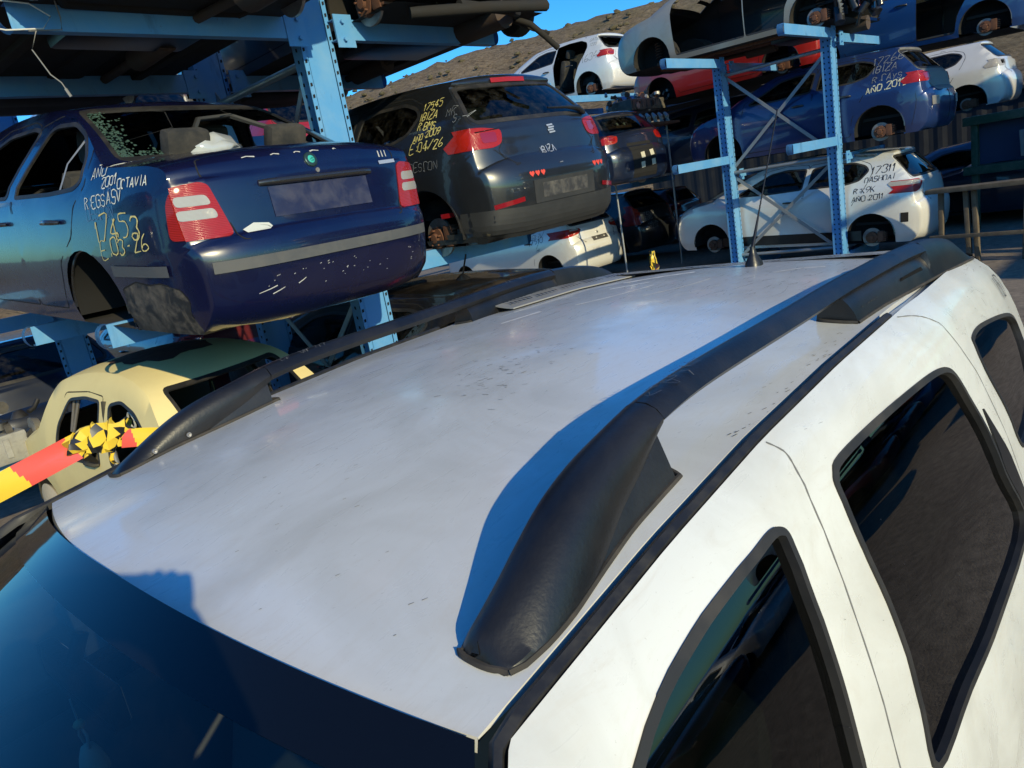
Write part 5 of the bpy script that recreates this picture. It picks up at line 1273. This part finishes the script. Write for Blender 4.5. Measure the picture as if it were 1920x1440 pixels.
car('black_people_carrier', 'black people carrier with tall red lamps and grey writing, right of the white one', 'car', FS, (14.98, 9.24, 0), (0, 0, -1), BLACK, 'cars standing on the ground', hubs=(), texts=[('rear', [('T4269', (-.50, 1.0), .09, .008, 0), ('FORD', (-.48, .90), .08, .007, 0), ('FUSION', (-.48, .80), .07, .006, 0), ('2.2.26', (-.48, .71), .07, .006, 0)], GRY_INK)])
QA = dict(SUV, seg=3); QA['lamps'] = [('tail_lamp', 'rear', [(-1.1, 1.06), (-.86, .96), (-.74, .95), (-.62, .99), (-.52, 1.07), (-.55, 1.13), (-1.1, 1.14)], None, corner(.55, .4))]; QA['lamp_sub'] = {'tail_lamp': [([(-.98, 1.065), (-.60, 1.06), (-.56, 1.12), (-.98, 1.13)], CLRL)]}
def qa_extra(root, H):
    b = BM()
    for s in (-1, 1): tube(b, [(s * .62, .8 + .16 * k, 1.545 + .05 * math.sin(math.pi * k / 12)) for k in range(13)], .016, 6)
    link('roof_bar', b, STEEL, root)
    b = BM(); ribbon(b, H['L'], [(.40, .60), (.30, .60)], .14, .006); link('fog_lamp_hole', b, DARK, root)
    b = BM(); ribbon(b, H['L'], [(.95 + .1 * k, .36) for k in range(24)], .16, .006); link('sill_cladding', b, PLA, root)
    b = BM(); p, n = H['rear'](.2, 1.17); tube(b, [p, p + Vector((-.1, -.03, .03)), p + Vector((-.4, -.02, .10))], .014, 6); link('rear_wiper', b, PLA, root)
car('white_crossover', 'white crossover with black marker writing, standing behind the crossed braces of the right rack', 'car', QA, (12.92, 3.05, .03), (2.4, 0, 0), WHITE2, 'cars standing on the ground', glass_m=GLD, hubs=(('L', 0), ('L', 1)), extra=qa_extra, bumper_m=WHITE2,
    texts=[('L', [('17311', (.84, 1.26), .10, .012, 3), ('QASHQAI', (.92, 1.145), .072, .010, 3), ('R:K9K', (1.06, 1.0), .075, .010, 3), ('AÑO.2011', (1.08, .88), .075, .010, 3)], BLK_INK)])
PO = dict(HATCH, seg=3); PO['lamps'] = [('tail_lamp', 'rear', [(-1, .90), (-.56, .89), (-.52, .98), (-.54, 1.03), (-1, 1.02)], None, corner(.42, .42))]; PO['lamp_sub'] = {'tail_lamp': [([(-.70, .92), (-.56, .92), (-.56, .96), (-.70, .96)], REDD)]}
car('white_hatchback', 'white hatchback with its rear door missing, high on the far rack against the hill', 'car', PO, (15.328, 9.708, 3.667), (1.6, -.2, -.2), WHITE2, 'cars stored on the far racks', seats=True, glass_m=GLS, skip=('door_L', 'rear_door_window_L'), hubs=(('L', 0),), nowin=('rear_glass',),
    texts=[('L', [('16346', (.86, .86), .13, .011, 4), ('GATO', (.72, 1.27), .06, .007, 2), ('1220', (.70, 1.17), .06, .007, 2)], GRY_INK)])
def bi_extra(root, H):
    b = BM()
    for k in range(6): ribbon(b, H['rear'], [(-.78, .35 + .07 * k), (0, .35 + .07 * k), (.78, .35 + .07 * k)], .075, .004)
    link('stripped_tail', b, DARK, root)
    b = BM(); ribbon(b, H['rear'], [(-.66, .60), (-.50, .60)], .12, .008); ribbon(b, H['rear'], [(.3, .60), (.5, .60)], .12, .008); link('crash_bracket', b, STEEL, root)
car('blue_hatchback', 'navy hatchback with pale writing on the rack above the white crossover', 'car', HATCH, (12.86, 2.90, 1.62), (1.0, 0, 0), NAVY, 'cars stored on the right rack', glass_m=GLD, hubs=(('L', 0),), extra=bi_extra, gate_m=mat('grey bare tailgate', (.12, .125, .13), .5, dust=.4), hub_r=.13,
    texts=[('L', [('17266', (.86, 1.22), .10, .007, 3), ('IBIZA', (.86, 1.11), .09, .007, 0), ('R.CAYS', (.84, .98), .08, .006, 0)], GRY_INK), ('L', [('AÑO.2015', (.92, .84), .085, .012, 4)], mat('pale yellow chalk', (.62, .60, .42), .7))])
def i3_extra(root, H):
    pass
I3 = scale_T(HATCH, 1.06, 1.03, 1.03); I3['lamps'] = [('tail_lamp', 'rear', [(-1, .95), (-.62, .95), (-.50, 1.02), (-.54, 1.08), (-1, 1.07)], CLRL, corner(.45, .42))]; I3['lamp_sub'] = {}
BASE = car('grey_hatchback', 'grey blue hatchback on the ground showing its front wing left of the right rack', 'car', FAR, (15.88, 5.2, 0), (0, 0, 0), GREYB, 'cars standing on the ground', hubs=(('L', 0),), hub_r=.12)
def repaint(name, label, loc, rot, m, group, drop=(), lamp=None, scale=(1, 1, 1)):
    r = BASE.copy(); COL.objects.link(r); r.name = name; r.location = loc; r.rotation_euler = tuple(R(a) for a in rot); r['label'] = label; r['group'] = group; r.scale = scale; seen = {}
    for ch in list(BASE.children):
        nm = ch.name.split('.')[0]; seen[nm] = seen.get(nm, 0) + 1
        if nm in drop or (nm, seen[nm]) in drop: continue
        c = ch.copy(); COL.objects.link(c); c.parent = r
        if m and c.data.materials and c.data.materials[0] == GREYB: c.data = c.data.copy(); c.data.materials[0] = m
        if lamp and nm == 'tail_lamp': c.data = c.data.copy(); c.data.materials[0] = lamp
        for g in ch.children:
            if lamp and nm == 'tail_lamp': continue
            d = g.copy(); COL.objects.link(d); d.parent = c
    return r
FR_, SR_, RG_ = 'cars stored on the far racks', 'cars stored on the right rack', 'cars standing on the ground'
repaint('pale_hatchback', 'white hatchback with clear rear lamps on the rack beyond the navy hatchback', (18.9, 3.0, 1.85), (-1, 0, 0), WHITE2, FR_, lamp=CLRL, scale=(1.03, 1.06, 1.03))
repaint('silver_hatchback', 'silver car missing its front door, seen under the arm of the right rack', (16.85, 5.6, 3.22), (0, 0, 0), SILV, FR_, drop=(('front_door', 1),))
repaint('blue_bodyshell', 'bright blue doorless bodyshell on the top tier at the right edge', (14.86, 1.95, 2.86), (2, 0, 0), BRIGHTB, SR_, drop=(('door', 1), 'tail_lamp', ('side_window', 1)))
repaint('red_hatchback', 'red hatchback on the far rack seen between the blue rack post and the black hatchback', (6.5, 9.3, 2.42), (0, 0, 0), REDP, FR_)
repaint('red_wreck', 'red wreck whose sill shows beneath the champagne bodyshell', (14.6, 5.0, 3.05), (0, 0, 0), REDP, FR_)
repaint('aged_white_hatchback', 'off-white hatchback without doors, far behind the roof of the blue saloon', (3.95, 9.0, 2.65), (0, 0, 0), WHITE3, FR_, drop=(('door', 1), ('side_window', 1)))
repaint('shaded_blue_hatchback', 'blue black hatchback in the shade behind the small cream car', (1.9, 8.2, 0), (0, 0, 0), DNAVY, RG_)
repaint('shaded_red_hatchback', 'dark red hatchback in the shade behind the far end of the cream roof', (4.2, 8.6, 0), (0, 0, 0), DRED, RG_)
SH = scale_T(HATCH, 1.07, 1.0, 1.0)
def sh_extra(root, H):
    underparts(root, SH, RUST)
    b = BM(); rnd = random.Random(8)
    for _ in range(14):
        x, y, z = rnd.uniform(-.8, -.3), rnd.uniform(.0, .55), rnd.uniform(.3, .62); r = rnd.uniform(.03, .09); tube(b, [(x, y, z), (x + rnd.uniform(-.1, .1), y + rnd.uniform(-.1, .1), z - rnd.uniform(.05, .2))], r, 8)
    link('torn_tail_parts', b, CHAMP, root)
    b = BM(); tube(b, [(-.70, .25, .45), (-.74, .22, .2), (-.7, .28, .05)], .022, 6); tube(b, [(-.6, .1, .5), (-.68, .08, .22)], .03, 6); link('red_hose', b, REDP, root)
car('silver_bodyshell', 'champagne bodyshell with doors stripped, on the top arms of the right rack', 'car', SH, (12.148, 3.405, 3.30), (1.2, 0, 0), CHAMP, 'cars stored on the right rack', skip=('door_L', 'front_door_L', 'tail_lamp', 'rear_bumper', 'tailgate', 'rear_door_window', 'front_door_window', 'rear_glass'), nowin=('windscreen',), hubs=(('L', 0),), extra=sh_extra, under=True, hub_r=.13)
def dh_extra(root, H):
    b = BM()
    for k in range(9): ribbon(b, H['rear'], [(-.80, .30 + .065 * k), (-.3, .30 + .065 * k), (.3, .30 + .065 * k), (.80, .30 + .065 * k)], .07, .004)
    link('stripped_tail', b, DARK, root)
    b = BM()
    for x, z in ((-.1, .62), (.14, .64), (-.12, .46), (.16, .48)): ribbon(b, H['rear'], [(x, z), (x + .10, z + .01)], .10, .010)
    link('crash_bracket', b, mat('bare primer bracket', (.5, .47, .38), .6), root)
car('navy_hatchback', 'dark blue hatchback with bumper stripped off, between the black hatchback and the right rack', 'car', scale_T(HATCH, 1.02, 1.0, 1.0), (11.35, 7.18, 1.62), (0, -.5, -7.6), DNAVY, 'cars stored on the right rack', hubs=(('L', 0), ('R', 0)), extra=dh_extra, glass_m=GLS)
car('aged_white_saloon', 'off-white saloon with red tail lamp, far behind the blue saloon at the left edge', 'car', FSED, (1.75, 9.0, 2.62), (0, 0, 0), WHITE3, 'cars stored on the far racks', hubs=())
# ================================================================== barrier tape
TR = mat('red tape', (.72, .10, .08), .35, coat=.4); TY = mat('yellow tape', (.80, .56, .05), .35, coat=.4); TK = mat('black tape', (.02, .02, .02), .35, coat=.4)
def tape(name, pts, w, seg, label, ms=(TR, TY), ph=0):
    b = BM(); P = catmull([tuple(p) for p in pts], 60); s = 0; prev = None; pp = None; rnd = random.Random(6)
    for k, p in enumerate(P):
        p = Vector(p); d = Vector(P[min(k + 1, len(P) - 1)]) - Vector(P[max(k - 1, 0)]); d.normalize(); up = (Vector((0, 0, 1)) - d * d.z).normalized(); n = d.cross(up)
        if pp is not None: s += (p - pp).length
        pp = p; row = [b.verts.new(p + up * (j / 4 - .5) * w + n * (.006 * math.sin(s * 9 + j) + .01 * (j / 4 - .5) ** 2)) for j in range(5)]
        if prev:
            for j in range(4):
                f = b.faces.new((prev[j], row[j], row[j + 1], prev[j + 1])); f.material_index = int((s + ph + .3 * w * (j / 4 - .5)) / seg) % 2
        prev = row
    o = link(name, b, list(ms), None, 60); tag(o, label, 'barrier tape'); return o
tape('barrier_tape', [(-1.6, 1.9, 1.20), (-.6, 2.3, 1.30), (.02, 2.42, 1.36), (.36, 2.44, 1.418), (.59, 2.45, 1.462)], .078, .155, 'red and yellow striped tape leading in from the left to the wrapped post', ph=.05)
tape('barrier_tape', [(.70, 2.45, 1.438), (.80, 2.45, 1.408), (.90, 2.46, 1.36), (1.3, 2.55, 1.26), (2.0, 2.8, 1.10), (4.0, 3.5, .98), (6.2, 4.0, .98), (6.62, 4.28, 1.01)], .058, .155, 'red and yellow tape passing behind the far roof rail to the right wrapped post', ph=.12)
def knot(name, c, ax, L, r, tail, label):
    root = empty(name, c, (0, 0, 0), label, 'barrier post', 'posts wrapped in hazard tape')
    b = BM(); tube(b, [(L * .16, .035, -c[2]), (L * .16, .035, .0)], .009, 10); link('post', b, GALV, root)
    b = BM(); rnd = random.Random(int(L * 1000)); N, K = 22, 10; ax = Vector(ax).normalized(); up = Vector((0, 0, 1)); sd = ax.cross(up).normalized(); rows = []
    for i in range(N + 1):
        t = i / N; rr = r * (.55 + .6 * math.sin(math.pi * min(1, t * 1.05)) ** .6); row = []
        for k in range(K):
            a = 2 * math.pi * k / K; q = rr * (1 + .18 * math.sin(3 * a + t * 21) + rnd.uniform(-.09, .09)) * (1 if k % 2 else .9)
            row.append(b.verts.new(ax * (L * (t - .5) + .012 * math.sin(a * 2 + i)) + up * (math.cos(a) * q * 1.25 + .006 * math.sin(i * 1.3)) + sd * math.sin(a) * q * .42))
        rows.append(row)
    for i in range(N):
        for k in range(K):
            f = b.faces.new((rows[i][k], rows[i][(k + 1) % K], rows[i + 1][(k + 1) % K], rows[i + 1][k])); zig = abs((k / K * 4) % 2 - 1)
            f.material_index = 1 if ((i / N) * 4.2 + math.cos(2 * math.pi * (k + .5) / K) * .55 * (1 if (i // 6) % 2 else -1)) % 1 < .42 else 0
    b.faces.new(rows[0][::-1]); b.faces.new(rows[-1]); link('tape_wrap', b, [TY, TK], root, 12)
    b = BM(); prev = None
    for i in range(19):
        t = i / 18; z = -r * .5 - tail * t; w = r * (.55 - .25 * t); x = L * .16 + .012 * math.sin(t * 7)
        row = [b.verts.new(ax * (x - w * .5 + w * j / 2) + up * z - sd * (.02 + .008 * (j == 1))) for j in range(3)]
        if prev:
            for j in range(2): f = b.faces.new((prev[j], prev[j + 1], row[j + 1], row[j])); f.material_index = 1 if (i + j * 2) % 6 > 3 else 0
        prev = row
    link('tape_tail', b, [TY, TK], root, 30)
knot('wrapped_post', (.645, 2.45, 1.464), (.99, .1, .0), .19, .033, .10, 'short post wrapped in crumpled yellow and black tape beside the small cream car')
knot('wrapped_post', (6.75, 4.35, 1.02), (.85, .5, .05), .20, .085, .16, 'yellow and black wrapped post standing out beyond the far end of the white roof')
# ================================================================== loose machinery
def lumps(root, names, box_, m_, seed, n=14, base='engine_block'):
    rnd = random.Random(seed); (x0, x1), (y0, y1), (z0, z1) = box_
    b = BM(); box(b, x0 + .1 * (x1 - x0), x1 - .15 * (x1 - x0), y0, y1, z0, z0 + .6 * (z1 - z0), .03)
    for k in range(7): box(b, x0 + (x1 - x0) * (.12 + .1 * k), x0 + (x1 - x0) * (.15 + .1 * k), y0 - .012, y0, z0 + .05, z0 + .5 * (z1 - z0))
    link(base, b, m_[0], root)
    for nm, m in zip(names, m_[1:]):
        b = BM()
        for _ in range(n):
            p = Vector((rnd.uniform(x0, x1), rnd.uniform(y0 - .06, y1), rnd.uniform(z0, z1))); q = p + Vector((rnd.uniform(-.12, .12), rnd.uniform(-.1, .1), rnd.uniform(-.06, .1)))
            if rnd.random() < .5: tube(b, [p, (p + q) / 2 + Vector((0, 0, rnd.uniform(-.04, .06))), q], rnd.uniform(.012, .035), 7)
            else: lathe(b, [(.001, 0), (rnd.uniform(.03, .07), .0), (rnd.uniform(.03, .07), .05), (.001, .055)], tuple(p), rnd.choice('xyz'), 12)
        link(nm, b, m, root)
en = empty('engine', (.88, 6.58, .68), (0, 0, R(6)), 'dirty aluminium engine lying on the blue arm at the left edge', 'engine')
lumps(en, ['pipework', 'ancillaries', 'rubber_hoses'], ((-.8, .55), (-.14, .36), (0, .38)), [ALU, STEEL, mat('oily metal', (.08, .075, .07), .5, .3, dust=.5), RUB], 3, 16)
ep = empty('engine', (13.4, 8.3, 3.12), (0, 0, 0), 'tangle of engine parts lying under the tail of the high white hatchback', 'engine')
lumps(ep, ['pipework', 'ancillaries', 'rusty_bits'], ((-.9, .75), (-.1, .5), (0, .36)), [mat('oily metal', (.08, .075, .07), .5), ALU, STEEL, RUST], 5, 22)
OILY = mat('oily metal', (.08, .075, .07), .5)
for k, (x, y, lb) in enumerate(((11.0, 9.75, 'greasy engine with grey hoses on the far arms left of the rack post'), (13.1, 9.7, 'heap of dark gearbox parts on the far arms beside the rack post'), (14.8, 9.75, 'rusty stripped engine on the far arms above the black people carrier'))):
    q = empty('engine', (x, y - .1, 1.785), (0, 0, .2 * k), lb, 'engine'); lumps(q, ['pipework', 'ancillaries', 'rusty_bits'], ((-.6, .6), (-.2, .4), (0, .5)), [OILY, (ALU, OILY, RUST)[k], STEEL, RUST], 20 + k, 12)
rw = empty('manifold_row', (12.5, 7.95, 2.82), (0, 0, 0), 'rusty shelf carrying a row of bright exhaust manifolds, behind the dark blue hatchback', 'shelf')
b = BM(); box(b, -1.1, 1.1, -.2, .3, -.05, 0, .01); link('shelf_board', b, RUST, rw)
for k in range(9):
    b = BM(); x = -.95 + .22 * k; tube(b, [(x, -.1, .0), (x, -.1, .10), (x + .03, -.05, .15), (x + .09, .0, .17)], [.045, .045, .03, .028], 10); link('manifold', b, ALU, rw)
for sx in (-1.0, 1.0):
    b = BM(); tube(b, [(sx, .05, -2.9), (sx, .05, -.05)], .018, 8); link('leg', b, GALV, rw)
# cable with a white loop hanging from the upper arm
wl = empty('loose_cable', (1.45, 4.42, 3.30), (0, 0, 0), 'white cable loop and frayed wire hanging from the upper blue arm', 'cable')
b = BM(); tube(b, [(-.20, 0, .02), (.02, -.02, .0), (.10, -.03, -.06), (.05, -.03, -.12), (-.12, -.02, -.13), (-.25, 0, -.10)], .004, 6); link('cable_loop', b, mat('white cable', (.6, .6, .58), .5), wl)
b = BM(); tube(b, [(.02, -.02, -.12), (-.03, -.02, -.22), (.02, -.02, -.34), (.06, -.02, -.38), (.075, -.02, -.42)], .0035, 6); tube(b, [(.14, -.02, .1), (.15, -.02, -.06), (.14, -.02, -.12), (-.02, -.02, -.13)], .004, 6); tube(b, [(.07, -.02, -.41), (.085, -.02, -.45)], .008, 6); link('frayed_wire', b, mat('grey wire', (.2, .2, .2), .6), wl)
# ================================================================== green stand, trestle and rusty container at the right
GRN = mat('dark green steel', (.012, .055, .035), .5, dust=.3)
gs = empty('parts_stand', (14.6, 1.9, 0), (0, 0, R(-8)), 'dark green steel stand stacked with upright grey panels at the right edge', 'rack')
b = BM()
for z in (.95, 1.75): box(b, -.12, .12, -1.8, 1.25, z, z + .14, .01)
link('rail', b, GRN, gs)
for y in (-1.5, -.2, 1.1):
    b = BM(); box(b, -.05, .05, y - .05, y + .05, 0, 1.9, .01); link('leg', b, GRN, gs)
b = BM(); box(b, .14, .2, -.4, 1.2, 1.1, 1.85); box(b, .16, .22, -1.7, -.5, .2, 1.1); link('back_board', b, mat('faded blue board', (.02, .035, .09), .7), gs)
rnd = random.Random(4)
for k in range(11):
    y = -1.35 + .17 * k; w = rnd.uniform(.05, .12); h = rnd.uniform(.30, .55); z = 1.10 + rnd.uniform(0, .1); b = BM(); M = Matrix.Translation((-.16, y, z)) @ Matrix.Rotation(rnd.uniform(-.18, .1), 4, 'X')
    box(b, -.012, .012, -w / 2, w / 2, 0, h, .006, M); box(b, -.03, .0, -w / 2 - .01, -w / 2 + .012, 0, h * .95, .004, M)
    link('panel', b, mat('grey panel', (.16, .17, .18), .6, dust=.4), gs, 30)
WOOD = mat('weathered timber', (.10, .075, .05), .85, dust=.6, dustcol=(.2, .17, .12), ds=10)
tb = empty('timber_trestle', (11.6, 2.0, 0), (0, 0, R(-6)), 'weathered timber trestle standing behind the rear end of the white car', 'trestle')
b = BM(); box(b, -.14, .14, -1.5, .95, .97, 1.03, .008); link('top_board', b, WOOD, tb)
for y in (-1.3, -.75, -.2, .35, .45, .8):
    b = BM(); M = Matrix.Translation((0, y, 0)) @ Matrix.Rotation(rnd.uniform(-.04, .04), 4, 'X'); box(b, -.035, .035, -.03, .03, 0, .97, .006, M); link('leg', b, WOOD, tb)
b = BM(); box(b, -.16, -.12, -1.4, .9, .35, .40, .005); link('stretcher', b, WOOD, tb)
def container():
    root = empty('rusty_container', (21, -1.0, 0), (0, 0, R(10)), 'rusty corrugated container wall at the right edge behind the green stand', 'container')
    b = BM(); prev = None
    for k in range(121):
        y = -3 + 6 * k / 120; x = .03 if (k // 3) % 2 else -.01; c = [b.verts.new((x, y, 0)), b.verts.new((x, y, 2.6))]
        if prev: b.faces.new((prev[0], prev[1], c[1], c[0]))
        prev = c
    link('corrugated_wall', b, mat('rusty corrugated sheet', (.20, .085, .04), .8, dust=.8, dustcol=(.09, .05, .035), ds=4), root, 20)
    b = BM(); box(b, .05, 2.4, -3, 3, 0, 2.58); link('body', b, mat('rusty corrugated sheet', (.2, .08, .04)), root, 0)
container()

# ================================================================== more stacked cars: dark rows behind the right rack, and unseen stacks added for shade and reflections
def dup(src, loc, name, label, group, keep=None, rot=None):
    r = src.copy(); COL.objects.link(r); r.name = name; r.location = loc; r['label'] = label; r['group'] = group
    if rot: r.rotation_euler = tuple(R(a) for a in rot)
    else: r.rotation_euler = (0, 0, 0)
    for ch in list(src.children):
        if keep and not ch.name.split('.')[0] in keep: continue
        c = ch.copy(); COL.objects.link(c); c.parent = r
        for g in ch.children:
            d = g.copy(); COL.objects.link(d); d.parent = c
    return r
BY = {o.name: o for o in COL.objects}
MAIN = ('body', 'door', 'front_door', 'tailgate', 'rear_bumper', 'floor_pan', 'side_window', 'rear_window', 'windscreen', 'tail_lamp', 'window_seal', 'arch_liner')
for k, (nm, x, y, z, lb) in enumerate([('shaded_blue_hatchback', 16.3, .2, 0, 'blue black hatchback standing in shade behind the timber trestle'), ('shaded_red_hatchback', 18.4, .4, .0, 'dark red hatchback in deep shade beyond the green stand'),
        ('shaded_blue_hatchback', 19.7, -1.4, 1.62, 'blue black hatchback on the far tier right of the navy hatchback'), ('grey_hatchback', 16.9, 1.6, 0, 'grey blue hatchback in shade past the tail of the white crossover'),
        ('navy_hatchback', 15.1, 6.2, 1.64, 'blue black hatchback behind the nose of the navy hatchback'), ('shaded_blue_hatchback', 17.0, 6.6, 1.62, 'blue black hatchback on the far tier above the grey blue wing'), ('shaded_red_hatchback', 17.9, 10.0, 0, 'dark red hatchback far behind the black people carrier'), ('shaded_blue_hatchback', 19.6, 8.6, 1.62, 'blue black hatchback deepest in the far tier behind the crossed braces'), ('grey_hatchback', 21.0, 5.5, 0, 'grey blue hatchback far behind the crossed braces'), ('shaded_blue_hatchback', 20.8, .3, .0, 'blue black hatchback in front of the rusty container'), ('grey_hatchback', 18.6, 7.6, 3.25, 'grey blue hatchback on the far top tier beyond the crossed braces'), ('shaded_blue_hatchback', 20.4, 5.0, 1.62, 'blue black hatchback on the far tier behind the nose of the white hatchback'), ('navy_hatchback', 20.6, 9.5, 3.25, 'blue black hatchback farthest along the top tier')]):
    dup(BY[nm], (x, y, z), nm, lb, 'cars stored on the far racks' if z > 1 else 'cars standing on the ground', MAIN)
for i, x in enumerate((4.9, 7.0, 9.0)): dup(BY[('shaded_red_hatchback', 'pale_hatchback', 'grey_hatchback')[i]], (x, -8.6 - .3 * i, 0), 'unseen_hatchback', 'unseen hatchback added behind the photographer for window reflections', 'unseen cars added for window reflections', MAIN)  # unseen row added so the near side windows reflect cars
for i, (x, y, z) in enumerate(((-5.2, 2.6, 0), (-5.2, 2.6, 1.65), (-4.9, 8.6, 0), (-4.9, 8.6, 1.65), (-4.9, 8.6, 3.3))): dup(BY[('shaded_blue_hatchback', 'shaded_red_hatchback', 'grey_hatchback')[i % 3]], (x, y, z), 'unseen_hatchback', 'unseen hatchback added beyond the left edge to darken reflections', 'unseen cars added left of the yard', MAIN)  # unseen dark cars added to darken reflections in the blue saloon's flank
for i, x in enumerate((10.9, 12.9, 15.0, 17.2, 19.4)):  # unseen stack, columns and tiers laid out to shade the right rack
    for j, z in enumerate((0, 1.65, 3.3, 4.95)):
        dup(BY[('shaded_red_hatchback', 'grey_hatchback', 'shaded_blue_hatchback')[(i * 2 + j) % 3]], (x, -8.2, z), 'unseen_hatchback', 'unseen hatchback stacked behind the photographer to shade the right rack', 'unseen cars shading the right rack', MAIN)
RS = empty('cantilever_rack', (14.0, -6.2, 0), (0, 0, 0), 'unseen blue rack holding the shade-casting hatchbacks behind the photographer', 'rack')
for x in (-4.1, 0, 4.3):
    upright(RS, x, 0, 6.6, .2, .16)
    for z in (1.65, 3.3, 4.95): arm(RS, x + .12, x + 2.0, -.12, z - .05, z + .09); arm(RS, x - .12, x - 2.0, -.12, z - .05, z + .09)

DARKBACK = mat('dark backdrop sheet', (.006, .008, .014), .6, dust=.4, dustcol=(.03, .035, .04), ds=2)  # added backdrop, its near-black colour stands in for shade behind the racks
sh = empty('backdrop_sheet', (25.5, 4.0, 0), (0, 0, 0), 'added long low dark shed closing the yard behind the far racks', 'backdrop')
b = BM(); prev = None
for k in range(161):
    y = -8 + 20 * k / 160; c = [b.verts.new((.03 if (k // 2) % 2 else 0, y, 0)), b.verts.new((.03 if (k // 2) % 2 else 0, y, 2.35))]
    if prev: b.faces.new((prev[0], prev[1], c[1], c[0]))
    prev = c
link('front_sheet', b, DARKBACK, sh, 0); b = BM(); box(b, .05, 4, -8, 12, 0, 2.34); box(b, -.25, 4.2, -8.2, 12.2, 2.36, 2.44); link('body', b, DARKBACK, sh, 0)
